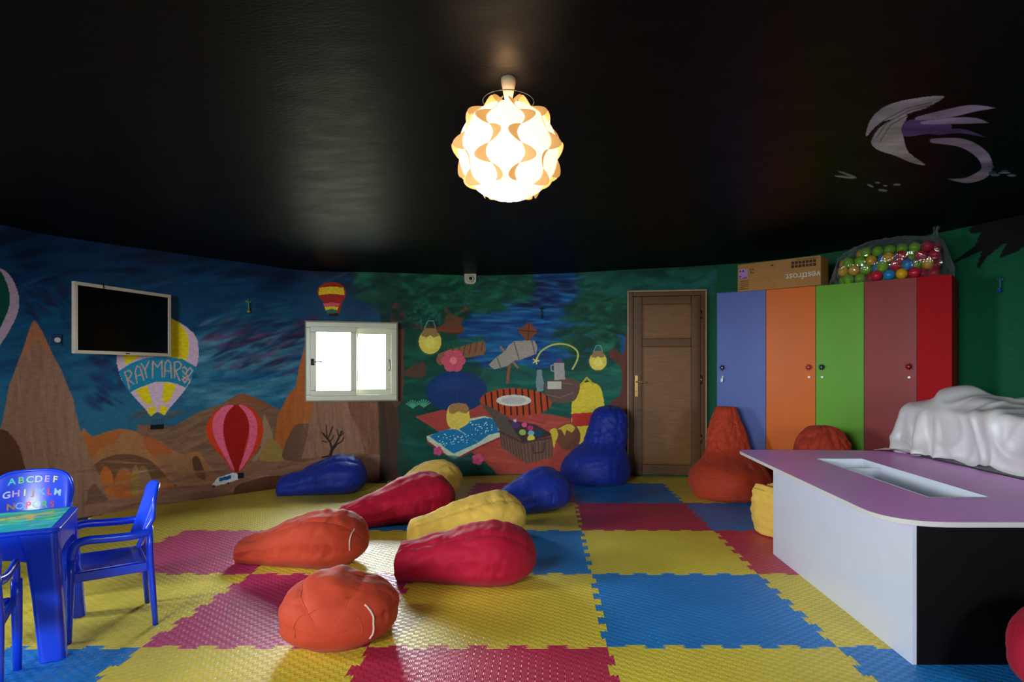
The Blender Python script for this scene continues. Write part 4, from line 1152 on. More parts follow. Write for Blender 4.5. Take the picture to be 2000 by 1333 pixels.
# ------------------------------------------------------------------ sheet-covered object
m_sat = mat('white satin', (224, 218, 216), rough=0.36, var=0.03, vscale=4, spec=.8)
def satin():
    # the sheet is let fall over the body until it rests (springs between the threads, gravity, contact)
    BX0, BX1, BY0, BY1, BZ = 2.775, 3.93, 3.15, 4.74, .92
    cx, cy = 3.35, 3.95
    e = empty('covered_cabinet', (cx, cy, 0)); tag(e, 'tall object hidden under a rumpled white satin sheet beside the lilac table', 'covered furniture')
    MB().box(BX0 + .02 - cx, BX1 - .02 - cx, BY0 + .02 - cy, BY1 - .02 - cy, 0, BZ - .03).build('body', mat('grey board', (110, 110, 112), rough=.6), e, bevel=.04)
    bumps = [((3.0, 4.40, .91), .20), ((2.93, 4.12, .90), .12), ((3.55, 4.25, .90), .15), ((3.20, 3.85, .90), .10), ((3.6, 3.6, .90), .14), ((2.93, 3.45, .88), .11)]
    NX, NY = 112, 128
    g = np.random.default_rng(11)
    rest = .0185; sx = rest * .74; sy = rest * .80
    ii, jj = np.meshgrid(np.arange(NX), np.arange(NY), indexing='ij')
    X0, Y0 = (ii - NX / 2) * sx + 3.42, (jj - NY / 2) * sy + 3.93
    th = .05
    Xr = 3.3 + (X0 - 3.3) * math.cos(th) - (Y0 - 3.93) * math.sin(th); Yr = 3.93 + (X0 - 3.3) * math.sin(th) + (Y0 - 3.93) * math.cos(th)
    Z0 = 1.20 + .05 * np.sin(Xr * 19 + 2.5 * np.sin(Yr * 4)) + .05 * np.sin(Yr * 14 - Xr * 11 + 2 * np.sin(Xr * 5)) + .03 * np.sin(Yr * 24 + Xr * 9) + .004 * g.standard_normal(Xr.shape)
    P = np.stack([Xr, Yr, Z0], -1); Q = P.copy()
    cons = []
    def con(di, dj, k, L):
        for par in (0, 1):
            a = [slice(None), slice(None)]; b = [slice(None), slice(None)]
            step = 2 * max(abs(di), abs(dj))
            cons.append((di, dj, par, k, L))
    for di, dj, k in ((1, 0, 1.0), (0, 1, 1.0), (1, 1, .35), (1, -1, .35), (3, 0, .05), (0, 3, .05)):
        con(di, dj, k, rest * math.hypot(di, dj))
    def solve(P):
        for di, dj, par, k, L in cons:
            if dj >= 0: A = P[:NX - di or None, :NY - dj or None]; B = P[di:, dj:]
            else: A = P[:NX - di, 1:]; B = P[di:, :-1]
            st = max(di, abs(dj))
            if di: sel = (slice(None), slice(None)); m = ((np.arange(A.shape[0]) // st) % 2 == par)[:, None]
            else: m = ((np.arange(A.shape[1]) // st) % 2 == par)[None, :]
            d = B - A; l = np.sqrt((d * d).sum(-1)) + 1e-9
            c = (d * (.5 * k * (l - L) / l * m)[..., None])
            if L > rest * 2: c = d * (.5 * k * np.minimum(l - L, 0) / l * m)[..., None]
            A += c; B -= c
        return P
    def collide(P, Q):
        x, y, z = P[..., 0], P[..., 1], P[..., 2]
        # body
        r = .02
        ins = (x > BX0 - r) & (x < BX1 + r) & (y > BY0 - r) & (y < BY1 + r) & (z < BZ + r)
        dz = BZ + r - z; dl = x - BX0 + r; dr_ = BX1 + r - x; df = y - BY0 + r; db = BY1 + r - y
        m = np.minimum.reduce([dz, dl, dr_, df, db])
        t_ = ins & (m == dz); P[..., 2] = np.where(t_, BZ + r, P[..., 2])
        P[..., 0] = np.where(ins & (m == dl), BX0 - r, P[..., 0]); P[..., 0] = np.where(ins & (m == dr_), BX1 + r, P[..., 0])
        P[..., 1] = np.where(ins & (m == df), BY0 - r, P[..., 1]); P[..., 1] = np.where(ins & (m == db), BY1 + r, P[..., 1])
        touch = ins
        for c, rad in bumps:
            d = P - np.array(c); l = np.sqrt((d * d).sum(-1)) + 1e-9; h = l < rad
            P[:] = np.where(h[..., None], np.array(c) + d * (rad / l)[..., None], P); touch = touch | h
        # table top beside it, floor, wall
        tb_ = (P[..., 0] < 2.735) & (P[..., 1] > 2.4) & (P[..., 1] < 4.75) & (P[..., 2] < ZT + .008) & (P[..., 2] > ZT - .15)
        P[..., 2] = np.where(tb_, ZT + .008, P[..., 2]); touch |= tb_
        P[..., 2] = np.maximum(P[..., 2], .01)
        Q[:] = np.where(touch[..., None], Q + (P - Q) * .97, Q)
    for it in range(420):
        V = (P - Q) * .96
        Q = P.copy()
        P = P + V; P[..., 2] -= .00045
        for k in range(7): P = solve(P)
        collide(P, Q)
    # rumples pressed into the cloth: long curved ridges across the weave
    dU = np.gradient(P, axis=0); dV = np.gradient(P, axis=1); Nn = np.cross(dU, dV); Nn /= np.linalg.norm(Nn, axis=-1, keepdims=True) + 1e-9
    D = np.zeros((NX, NY))
    for i in range(NX):
        for j in range(NY):
            u, v = i * rest, j * rest
            n1 = mnoise.noise(Vector((u * 1.1, v * 1.1, 2.0))); n2 = mnoise.noise(Vector((u * 1.6, v * 1.6, 7.0))); n3 = mnoise.noise(Vector((u * 2.6, v * 2.6, 4.0)))
            a1 = (1 - abs(math.sin(3.2 * u + 2.2 * v + 5.0 * n1))) ** 1.7
            a2 = (1 - abs(math.sin(-4.4 * u + 3.4 * v + 6.0 * n2 + 1))) ** 1.9
            a3 = (1 - abs(math.sin(8 * u + 7 * v + 6.0 * n3 + 2))) ** 1.6
            D[i, j] = .036 * a1 + .024 * a2 + .008 * a3
    P = P + Nn * D[..., None]
    low = (P[..., 0] < 2.76) & (P[..., 2] < ZT + .01) & (P[..., 1] < 4.9) & (P[..., 2] > ZT - .2)
    P[..., 2] = np.where(low, ZT + .008, P[..., 2])
    verts = (P - np.array([cx, cy, 0])).reshape(-1, 3)
    m_ = MB(); w = NY
    m_.add([tuple(v) for v in verts], [(i * w + j, (i + 1) * w + j, (i + 1) * w + j + 1, i * w + j + 1) for i in range(NX - 1) for j in range(NY - 1)])
    o = m_.build('satin_sheet', m_sat, e, smooth=True)
    sm = o.modifiers.new('smooth', 'SMOOTH'); sm.factor = .5; sm.iterations = 1
    sd = o.modifiers.new('thick', 'SOLIDIFY'); sd.thickness = .003; sd.offset = 1
    sb = o.modifiers.new('sub', 'SUBSURF'); sb.levels = sb.render_levels = 1
    return e
satin()

# ------------------------------------------------------------------ lockers
LK = [((1.789, 6.454), (2.222, 6.215)), ((2.222, 6.215), (2.60, 5.925)), ((2.60, 5.925), (2.935, 5.665)), ((2.935, 5.665), (3.262, 5.395)), ((3.262, 5.395), (3.465, 5.232))]
LC = [('blue', (86, 104, 172)), ('orange', (224, 106, 10)), ('green', (104, 168, 34)), ('dark red', (150, 50, 48)), ('bright red', (178, 6, 16))]
m_carc = mat('grey locker carcass', (150, 150, 150), rough=.5)
m_flower = [mat('pewter', (120, 120, 128), rough=.3, metal=.9), mat('pink enamel', (190, 80, 80), rough=.3, metal=.4), mat('steel blue enamel', (70, 90, 110), rough=.3, metal=.7), mat('red enamel', (160, 30, 34), rough=.3, metal=.5)]
LH = 2.05
LLAB = ['tall blue locker, the first after the door, with a key in its lock', 'tall orange locker between the blue and the green ones', 'tall green locker between the orange and the dark red ones', 'tall dark red locker beside the green one', 'narrow bright red locker at the right end of the row, without a knob']
for i, (a, b) in enumerate(LK):
    a, b = Vector(a), Vector(b); t = b - a; W = t.length
    e = empty('locker', (a.x, a.y, 0), math.atan2(t.y, t.x)); tag(e, LLAB[i], 'locker', 'row of coloured lockers')
    col = LC[i][1]
    md = mat(LC[i][0] + ' laminate', col, rough=.36 if i < 4 else .5, var=.06, vscale=3, bump=.03, bscale=8, spec=.22 if i < 4 else .08)
    MB().box(.001, W - .001, .02, .44, 0, LH).build('body', m_carc if i < 4 else md, e, bevel=.002)
    g = .002
    d = MB().box(g, W - g, 0, .018, .03, LH).build('door', md, e, bevel=.0015)
    if i < 4:
        kx = .06 if i in (0, 2) else W - .06
        kz = 1.262
        k = MB()
        pts = []
        for q in range(18):
            r = .036 if q % 2 == 0 else .019
            pts.append((r * math.cos(q * PI / 9), r * math.sin(q * PI / 9)))
        rr = [[(kx + x * s_, -y_, kz + z * s_) for x, z in pts] for y_, s_ in ((.012, .7), (.018, 1), (.024, .8), (.03, .3))]
        k.loft(rr); k.lathe([(.008, 0), (.008, .001)], 8, (kx, -.01, kz))
        k.tube([(kx, 0, kz), (kx, -.014, kz)], .008, 8)
        k.build('flower_knob', m_flower[i], d, smooth=False)
        lk = MB().tube([(kx, .002, kz - .095), (kx, -.006, kz - .095)], .011, 16)
        lk.build('lock', m_metal, d, smooth=False)
        if i == 0:
            MB().box(kx - .004, kx + .004, -.03, -.004, kz - .10, kz - .09).box(kx - .013, kx + .013, -.034, -.028, kz - .15, kz - .11).build('key', m_metal, d, bevel=.002)

# carton on the lockers
m_card = mat('brown cardboard', (176, 124, 62), rough=.8, var=.08, vscale=20)
m_print = mat('dark print', (70, 44, 26), rough=.8); m_wprint = mat('white print', (214, 206, 190), rough=.7); m_lab = mat('lilac label', (176, 130, 190), rough=.6)
def text_into(mb, s, size, M, mi, fat=.026):
    cu = bpy.data.curves.new('t', 'FONT'); cu.body = s; cu.size = size; cu.align_x = 'CENTER'; cu.align_y = 'CENTER'; cu.offset = size * fat
    ob = bpy.data.objects.new('t', cu); COL.objects.link(ob)
    bpy.context.view_layer.update()
    me = bpy.data.meshes.new_from_object(ob)
    mb.add([M @ v.co for v in me.vertices], [tuple(p.vertices) for p in me.polygons], mi)
    bpy.data.objects.remove(ob); bpy.data.curves.remove(cu); bpy.data.meshes.remove(me)
ca, cb = Vector((1.985, 6.375)), Vector((2.62, 5.855))
t = cb - ca; W = t.length
e = empty('cardboard_box', (ca.x, ca.y, LH), math.atan2(t.y, t.x)); tag(e, 'long brown carton lying on top of the blue and orange lockers', 'box')
MB().box(0, W, 0, .27, .0, .285).build('carton', m_card, e, bevel=.003)
# XZ front face: local x right, z up; text frame maps (x, y) -> (x, z)
def face(x, z, rot=0, y=-.0012):
    return Matrix.Translation((x, y, z)) @ Matrix.Rotation(PI / 2, 4, 'X') @ Matrix.Rotation(rot, 4, 'Z')
pr = MB(); text_into(pr, 'vestfrost', .092, face(.655, .108, PI), 0, .008); pr.build('printed_lettering', m_wprint, e)
pr = MB()
for r_ in range(2):
    for q in range(7):
        x0 = .545 + q * .034; z0_ = .19 + r_ * .035
        pr.box(x0, x0 + .028, -.0012, 0, z0_, z0_ + .028)
pr.build('icon_grid', m_print, e)
lb = MB().box(.012, .105, -.0010, 0, .13, .235).build('label_sticker', m_lab, e)
pr = MB()
for q in ((.02, .038, .205, .221), (.05, .068, .205, .221), (.02, .038, .15, .166), (.06, .1, .142, .15), (.015, .1, .132, .137)):
    MB().box(q[0], q[1], -.0016, 0, q[2], q[3]).build('sticker_print', m_print, lb)
pr = MB()
for k in range(5): pr.box(.03 - .004 * k, .118, -.0012, 0, .105 - k * .02, .111 - k * .02)
pr.build('text_lines', m_print, e)
for q in ((.13, .142, .215, .229), (.155, .167, .215, .229), (.135, .147, .185, .199), (.155, .167, .18, .194), (.345, .37, .232, .247), (.6, .8, .262, .267)):
    MB().box(q[0], q[1], -.0012, 0, q[2], q[3]).build('handling_mark', m_print, e)
MB().box(0, W, .115, .155, .285, .2862).build('tape', mat('parcel tape', (150, 110, 60), rough=.3), e)

# ------------------------------------------------------------------ bag of play balls
BC = {'blue': (24, 140, 208), 'green': (132, 196, 20), 'yellow': (236, 178, 24), 'red': (204, 30, 56)}
BMAT = {k: mat(k + ' ball plastic', v, rough=.28, var=.02, spec=.5) for k, v in BC.items()}
ax0, ax1 = Vector((2.72, 5.85, LH)), Vector((3.48, 5.32, LH))
axd = (ax1 - ax0); AL = axd.length; axd.normalize(); axn = Vector((-axd.y, axd.x, 0))
def bag_sec(t):                          # half depth, height of the bag at t along its length
    q = max(0.0, 1 - abs((t - .56) / .60) ** 2.3)
    return .06 + .15 * q ** .6, .10 + .30 * q ** .7
R = .049
centres = []
rr_ = random.Random(5)
for layer in range(5):
    z = R + .006 + layer * R * 1.66
    for row in range(-3, 4):
        for k in range(20):
            s = R + .03 + k * 2 * R * 1.02 + (R if (row + layer) % 2 else 0)
            if s > AL - R: continue
            w, h = bag_sec(s / AL)
            y = row * R * 1.78
            d2 = (y / max(w - R * .7, .02)) ** 2 + (max(0, z - h * .45) / max(h * .55 - R * .6, .015)) ** 2
            if d2 > 1.05: continue
            centres.append(ax0 + axd * (s + rr_.uniform(-.003, .003)) + axn * (y + .205) + Vector((0, 0, z)))
proto = {}
cols = ['blue', 'green', 'yellow', 'blue', 'green', 'red', 'yellow']
for p in centres:
    k = rr_.choice(cols)
    if (p - ax0).dot(axd) > .68 and rr_.random() < .5: k = 'red'
    if k not in proto:
        b = MB(); n_ = 16
        b.loft([[(R * math.sin(PI * i / n_) * math.cos(2 * PI * j / 24), R * math.sin(PI * i / n_) * math.sin(2 * PI * j / 24), -R * math.cos(PI * i / n_)) for j in range(24)] for i in range(1, n_)])
        o = b.build('play_ball', BMAT[k], smooth=True); proto[k] = o
    else:
        o = proto[k].copy(); COL.objects.link(o)
    o.location = p
    tag(o, k + ' plastic play ball inside the clear bag on the lockers', 'ball', k + ' play balls in the clear bag')
m_poly = bpy.data.materials.new('clear polythene'); m_poly.use_nodes = True
def film(m):
    n = m.node_tree; n.nodes.clear(); L = n.links
    o = n.nodes.new('ShaderNodeOutputMaterial'); mx = n.nodes.new('ShaderNodeMixShader'); mx2 = n.nodes.new('ShaderNodeMixShader')
    t = n.nodes.new('ShaderNodeBsdfTransparent'); g = n.nodes.new('ShaderNodeBsdfGlossy'); d = n.nodes.new('ShaderNodeBsdfDiffuse')
    g.inputs['Roughness'].default_value = .14; d.inputs[0].default_value = (.75, .78, .85, 1)
    t.inputs[0].default_value = (.93, .94, .95, 1)
    lw = n.nodes.new('ShaderNodeLayerWeight'); lw.inputs[0].default_value = .35
    L.new(lw.outputs['Facing'], mx2.inputs[0])
    ma = n.nodes.new('ShaderNodeMapRange'); ma.inputs[3].default_value = .12; ma.inputs[4].default_value = .6
    L.new(lw.outputs['Facing'], ma.inputs[0]); L.new(ma.outputs[0], mx.inputs[0])
    L.new(t.outputs[0], mx.inputs[1]); L.new(mx2.outputs[0], mx.inputs[2]); L.new(g.outputs[0], mx2.inputs[1]); L.new(d.outputs[0], mx2.inputs[2])
    L.new(mx.outputs[0], o.inputs[0])
film(m_poly)
e = empty('ball_bag', (ax0.x, ax0.y, LH), math.atan2(axd.y, axd.x)); tag(e, 'clear plastic bag full of play balls on top of the green and red lockers', 'bag')
rings = []
for i in range(70):
    t_ = i / 69
    w, h = bag_sec(t_)
    s = -.05 + t_ * (AL + .10)
    k_ = min(1, .25 + t_ * 9, .3 + (1 - t_) * 9)
    w = (w + .03) * k_; h = (h + .012) * k_
    ring = []
    for j in range(80):
        a = 2 * PI * j / 80
        y = w * math.cos(a); z = h / 2 + h / 2 * math.sin(a)
        f = .02 * (1 - 2 * abs(mnoise.noise(Vector((s * 9, y * 16, z * 14))))) + .010 * mnoise.noise(Vector((s * 30, y * 25, z * 25)))
        y += math.cos(a) * f; z += math.sin(a) * f
        ring.append((s, y + .205, max(.002, z)))
    rings.append(ring)
MB().loft(rings, cap=True).build('plastic_film', m_poly, e, smooth=True)
nk = MB(); rings = []
for i in range(26):
    t_ = i / 25; r = .012 + .05 * (1 - t_) ** 2.2 + (.014 * max(0, t_ - .75) / .25)
    rings.append([(AL - .11 + .02 * t_ + r * math.cos(a), .20 + r * math.sin(a), .33 + .15 * t_) for a in [2 * PI * j / 30 for j in range(30)]])
for rg in rings:
    for j, p in enumerate(rg):
        k_ = 1 + .25 * math.sin(j * 1.3)
        c0 = (AL - .11, .20); rg[j] = (c0[0] + (p[0] - c0[0]) * k_, c0[1] + (p[1] - c0[1]) * k_, p[2])
nk.loft(rings, cap=False).build('gathered_neck', m_poly, e, smooth=True)

# ------------------------------------------------------------------ television
TL, TR = Vector((-3.66, 4.72, 0)), Vector((-3.43, 5.56, 0))
t = TR - TL; W = t.length
e = empty('television', (TL.x, TL.y, 1.355), math.atan2(t.y, t.x)); tag(e, 'flat television with a white bezel on the mural wall', 'television')
m_bez = mat('white tv plastic', (206, 190, 168), rough=.35); m_scr = mat('black screen', (3, 3, 3), rough=.12, spec=.4)
# front faces local -y; slight forward lean
TH = .56
b = frame_rect(MB(), 0, W, 0, TH, .028, -.012, .02); b.build('bezel', m_bez, e, bevel=.003)
MB().box(.02, W - .02, -.004, .03, .02, TH - .02).build('screen', m_scr, e)
MB().box(.03, W - .03, .02, .05, .03, TH - .03).box(W * .2, W * .8, .05, .085, .08, TH - .12).build('rear_cover', m_black, e, bevel=.006)
MB().box(W * .49, W * .53, -.0135, -.012, .009, .017).build('logo_mark', m_black, e)
arm = MB().box(W * .45, W * .55, .085, .30, .22, .28).box(W * .35, W * .65, .085, .10, .12, .40)
arm.build('wall_arm', m_black, e, bevel=.003)
MB().tube([(W * .27, .03, TH + .0), (W * .265, -.013, TH + .005), (W * .268, -.014, TH - .028)], .004, 6).build('cable', m_black, e)

# ------------------------------------------------------------------ small things on the wall
m_off = mat('off white plastic', (206, 204, 180), rough=.4, var=.04)
M, s = wall_frame(918, 545, .0)
e = empty('security_camera'); e.matrix_world = M; tag(e, 'white security camera high on the mural above the painted trees', 'camera')
w_, h_ = .072, .07
poly = round_poly([(-w_, -h_), (w_, -h_), (w_, h_), (-w_, h_)], [.05, .05, .012, .012], 6)
q = MB(); q.loft([[(p.x * k, -y, p.y * k) for p in poly] for y, k in ((0, 1), (.05, 1), (.06, .93))]); q.build('housing', m_off, e, bevel=.002)
q = MB(); q.loft([[(r * math.cos(a), -y, -.01 + r * math.sin(a)) for a in [2 * PI * j / 28 for j in range(28)]] for r, y in ((.042, .058), (.04, .085), (.02, .098), (.019, .094))]); ho_ = q.build('lens_ring', m_off, e, smooth=True)
q = MB(); q.loft([[(r * math.cos(a), -y, -.01 + r * math.sin(a)) for a in [2 * PI * j / 24 for j in range(24)]] for r, y in ((.021, .094), (.018, .1), (.008, .105))]); q.build('lens', mat('black lens', (6, 6, 6), rough=.1), e, smooth=True)

M, s = wall_frame(1083, 753)
e = empty('wall_socket'); e.matrix_world = M; tag(e, 'white double power socket set in the picnic mural', 'socket')
MB().box(-.084, .084, -.012, .002, -.046, .046).build('plate', m_off, e, bevel=.004)
for sx in (-.042, .042):
    q = MB(); q.loft([[(sx + r * math.cos(a), -y, r * math.sin(a)) for a in [2 * PI * j / 24 for j in range(24)]] for r, y in ((.027, .012), (.027, .016), (.022, .016), (.02, .0135))]); q.build('outlet', m_off, e)
    MB().box(sx - .012, sx - .007, -.0142, -.0125, -.003, .003).box(sx + .007, sx + .012, -.0142, -.0125, -.003, .003).build('outlet_hole', m_black, e)

M, s = wall_frame(108, 664)
e = empty('dimmer_switch'); e.matrix_world = M; tag(e, 'blue wall plate with a round white knob left of the television', 'switch')
MB().box(-.042, .042, -.012, .002, -.046, .046).build('plate', mat('painted over plate', (20, 56, 96), rough=.5, var=.2, vscale=30), e, bevel=.003)
q = MB(); q.loft([[(.008 + r * math.cos(a), -y, -.002 + r * math.sin(a)) for a in [2 * PI * j / 24 for j in range(24)]] for r, y in ((.021, .012), (.020, .026), (.017, .029))]); q.build('knob', mat('white knob', (200, 196, 188), rough=.4), e, smooth=False)

def ornament(px, py, label, cA, cB):
    M, s = wall_frame(px, py)
    e = empty('wall_hook'); e.matrix_world = M; tag(e, label, 'wall hook', 'small painted hooks on the walls')
    ma_, mb_ = mat('hook paint', cA, rough=.4, var=.2, vscale=60), mat('hook tip paint', cB, rough=.4)
    q = MB(); q.tube([(0, .0, .06), (0, -.025, .055), (0, -.03, .02), (.004, -.028, -.02), (0, -.04, -.05), (-.008, -.055, -.045)], [.006, .007, .008, .007, .008, .006], 10); q.build('stem', ma_, e, smooth=True)
    for sx in (-1, 1):
        q = MB(); q.loft([[(sx * (.006 + u * .026), -.028 - .004 * math.sin(v), .03 + u * .014 + .011 * math.sin(u * PI) * math.sin(v)) for v in [2 * PI * k / 10 for k in range(10)]] for u in (0.02, .25, .5, .75, .98)]); q.build('wing', ma_, e, smooth=True)
    q = MB(); q.lathe([(.004, -.078), (.016, -.07), (.017, -.058), (.006, -.046)], 14, (0, -.03, 0)); q.build('ball_tip', mb_, e, smooth=True)
ornament(483, 597, 'small green and yellow hook on the painted sky left of the window', (90, 130, 90), (150, 130, 50))
ornament(1058, 610, 'small dark hook on the painted woodland sky above the picnic', (40, 60, 60), (30, 50, 60))
ornament(1956, 555, 'small blue hook on the green wall right of the lockers', (60, 110, 130), (20, 50, 190))

# ------------------------------------------------------------------ ceiling lamp
lx, ly = (993 - CX) / F * 3.0, 3.0
cz = ceil_z(lx, ly)
LZ = CAMZ + (CY - 298) * 3.0 / F
e = empty('pendant_lamp', (lx, ly, 0)); tag(e, 'round pendant lamp of interlocking wavy strips hanging from the black ceiling', 'lamp')
m_shade = emis('glowing white shade', (255, 236, 205), 1.25, (240, 235, 225))
m_flap = emis('amber strip edge', (250, 176, 88), .62, (236, 190, 130))
m_cup = mat('cream lamp cup', (226, 214, 190), rough=.4)
MB().lathe([(.016, cz - .105), (.02, cz - .10), (.036, cz - .02), (.036, cz - .002), (.03, cz + .01)], 28).build('ceiling_cup', m_cup, e, smooth=True)
RR = .256
MB().tube([(0, 0, cz - .10), (0, 0, LZ + RR - .02)], .005, 8).build('cord', m_cup, e, smooth=True)
zr = LZ + RR * .93
MB().tube([(.125 * math.cos(a), .125 * math.sin(a), zr + .012) for a in np.linspace(0, 2 * PI, 49)], .003, 6).build('wire_ring', m_metal, e, smooth=True)
NB, NW = 10, 7
def sph(th, ph, r): return (r * math.sin(th) * math.cos(ph), r * math.sin(th) * math.sin(ph), LZ + .96 * r * math.cos(th))
TH0, TH1 = .24, PI - .30
def wave(th, b_): return math.sin((th - TH0) / (TH1 - TH0) * NW * PI) * (1 if b_ % 2 == 0 else -1)
ph0 = -PI / 2 + PI / NB
for k in range(NB):                      # each strip is bounded by two waves and bellies outward
    rings = []
    for i in range(71):
        th = TH0 + (TH1 - TH0) * i / 70
        a0 = ph0 + (k) * 2 * PI / NB + .085 * wave(th, k); a1 = ph0 + (k + 1) * 2 * PI / NB + .085 * wave(th, k + 1)
        rings.append([sph(th, a0 + (a1 - a0) * j / 10, (RR - .014) * (1 + .012 * math.sin(PI * j / 10))) for j in range(11)])
    MB().loft(rings, cap=False, closed=False).build('shade_strip', m_shade, e, smooth=True)
for k in range(NB):
    flap = MB()
    for hwv in range(NW - 1):
        t0 = TH0 + (TH1 - TH0) * hwv / NW; t1 = TH0 + (TH1 - TH0) * (hwv + 1) / NW
        rings = []
        for i in range(15):
            u = i / 14; th = t0 + (t1 - t0) * u
            sgn_ = wave((t0 + t1) / 2, k)
            base = ph0 + k * 2 * PI / NB
            bul = math.sin(PI * u)
            a0 = base + .085 * bul * sgn_; a1 = base + .255 * bul ** .8 * sgn_
            rings.append([sph(th, a0 + (a1 - a0) * j / 6, RR - .012 + .034 * (j / 6) * bul) for j in range(7)])
        flap.loft(rings, cap=False, closed=False)
    o = flap.build('wavy_edge', m_flap, e, smooth=True)
    sd = o.modifiers.new('s', 'SOLIDIFY'); sd.thickness = .0015
lt = bpy.data.lights.new('bulb', 'POINT'); lt.energy = 9; lt.color = (1, .55, .26); lt.shadow_soft_size = .26
# the bulb's light leaves through the open crown and foot of the shade
lo = bpy.data.objects.new('bulb', lt); COL.objects.link(lo); lo.location = (0, 0, LZ + RR * .55); lo.parent = e
lt.shadow_soft_size = .05

# ------------------------------------------------------------------ children's table and chairs
m_bp = mat('blue moulded plastic', (16, 62, 214), rough=.26, var=.03, spec=.55)
def sheet(surf, nu, nv, th):
    """a moulded panel with thickness from a surface function on [0,1]^2"""
    P = [[Vector(surf(i / nu, j / nv)) for j in range(nv + 1)] for i in range(nu + 1)]
    N = [[None] * (nv + 1) for _ in range(nu + 1)]
    for i in range(nu + 1):
        for j in range(nv + 1):
            du = P[min(i + 1, nu)][j] - P[max(i - 1, 0)][j]; dv = P[i][min(j + 1, nv)] - P[i][max(j - 1, 0)]
            n_ = du.cross(dv); N[i][j] = n_.normalized() if n_.length > 1e-9 else Vector((0, 0, 1))
    m_ = MB(); w = nv + 1
    top_ = [P[i][j] + N[i][j] * th / 2 for i in range(nu + 1) for j in range(nv + 1)]
    bot = [P[i][j] - N[i][j] * th / 2 for i in range(nu + 1) for j in range(nv + 1)]
    fs = []; K = len(top_)
    for i in range(nu):
        for j in range(nv):
            a = i * w + j; fs.append((a, a + 1, a + w + 1, a + w)); fs.append((K + a, K + a + w, K + a + w + 1, K + a + 1))
    for i in range(nu):
        for j in (0, nv):
            a = i * w + j; fs.append((a, a + w, K + a + w, K + a))
    for j in range(nv):
        for i in (0, nu):
            a = i * w + j; fs.append((a, a + 1, K + a + 1, K + a))
    return m_.add(top_ + bot, fs)

def small_chair(letters=False):
    """front is local -y"""
    e = empty('kids_armchair')
    SW = .175
    def seat(u, v):
        x = (u - .5) * 2 * (SW - .005 - .01 * v); y = -.165 + .30 * v
        z = .305 - .018 * math.sin(PI * u) * math.sin(PI * min(v * 1.1, 1)) - .035 * max(0, .14 - v) / .14 - .01 * (v > .9)
        return (x, y, z)
    sheet(seat, 18, 18, .012).build('seat', m_bp, e, smooth=True, bevel=.003)
    ap = MB()
    for sx in (-1, 1): ap.box(sx * SW - .008, sx * SW + .008, -.15, .14, .262, .305)
    ap.box(-SW, SW, .128, .142, .262, .305)
    ap.build('apron', m_bp, e, bevel=.005)
    def backp(u, v):
        a = math.sin((u - .5) * PI)
        x = a * .178 * (1 - .10 * (1 - v))
        ztop = .652 - .012 * a * a - .13 * (1 - max(0.0, 1 - abs(a) ** 4.5) ** (1 / 3.2))
        z = .375 + (ztop - .375) * v
        y = .138 + .062 * v ** 1.2 - .035 * a * a
        return (x, y, z)
    bk = sheet(backp, 26, 20, .012).build('backrest', m_bp, e, smooth=True, bevel=.003)
    rim = [backp(0, v) for v in np.linspace(0, .97, 16)] + [backp(u, .985) for u in np.linspace(0.02, .98, 24)] + [backp(1, v) for v in np.linspace(.97, 0, 16)]
    MB().tube(rim, .0095, 10).build('back_rim', m_bp, e, smooth=True)
    for sx in (-1, 1):
        # arm: from the back, forward, then down over the front leg
        path = catmull([(sx * .172, .150, .445), (sx * .186, .08, .440), (sx * .190, -.02, .444), (sx * .190, -.09, .448), (sx * .188, -.128, .435), (sx * .187, -.142, .40), (sx * .186, -.146, .36)], 5)
        MB().tube(path, .019, 12, flat=.62, up=(0, 0, 1) if False else None).build('armrest', m_bp, e, smooth=True)
        fl = MB().tube([(sx * .186, -.146, .37), (sx * .186, -.148, .30), (sx * .187, -.151, .15), (sx * .188, -.155, 0)], [.019, .019, .017, .0145], 12, flat=.8)
        fl.build('leg', m_bp, e, smooth=True)
        rl = MB().tube([(sx * .168, .152, .47), (sx * .17, .150, .38), (sx * .174, .152, .30), (sx * .176, .162, .15), (sx * .178, .172, 0)], [.014, .018, .019, .017, .0145], 12, flat=.8)
        rl.build('leg', m_bp, e, smooth=True)
    if letters:
        pal = [(60, 190, 190), (210, 200, 120), (60, 160, 90), (190, 200, 236), (214, 40, 70), (90, 190, 120), (160, 110, 60), (170, 30, 90), (190, 150, 200), (150, 190, 200), (120, 210, 130), (90, 160, 236)]
        ms = [mat('letter ink', c_, rough=.4) for c_ in pal]
        for line, (s_, z_) in enumerate((('ABCDEF', .80), ('GHIJKLM', .55), ('NOPQRS', .30))):
            for k, ch in enumerate(s_):
                u = .5 + math.asin((k - (len(s_) - 1) / 2) * .225) / PI
                p = Vector(backp(u, z_)); p1 = Vector(backp(u, z_ + .05)); pu = Vector(backp(u + .02, z_))
                up_ = (p1 - p).normalized(); rt = (pu - p).normalized(); nn = rt.cross(up_)
                M = Matrix(((rt.x, up_.x, nn.x, 0), (rt.y, up_.y, nn.y, 0), (rt.z, up_.z, nn.z, 0), (0, 0, 0, 1)))
                p = p + nn * .0072
                M.translation = p
                pb = MB(); text_into(pb, ch, .05, M, 0); pb.build('printed_letter', ms[(k * 5 + line * 3) % len(ms)], bk)
    return e

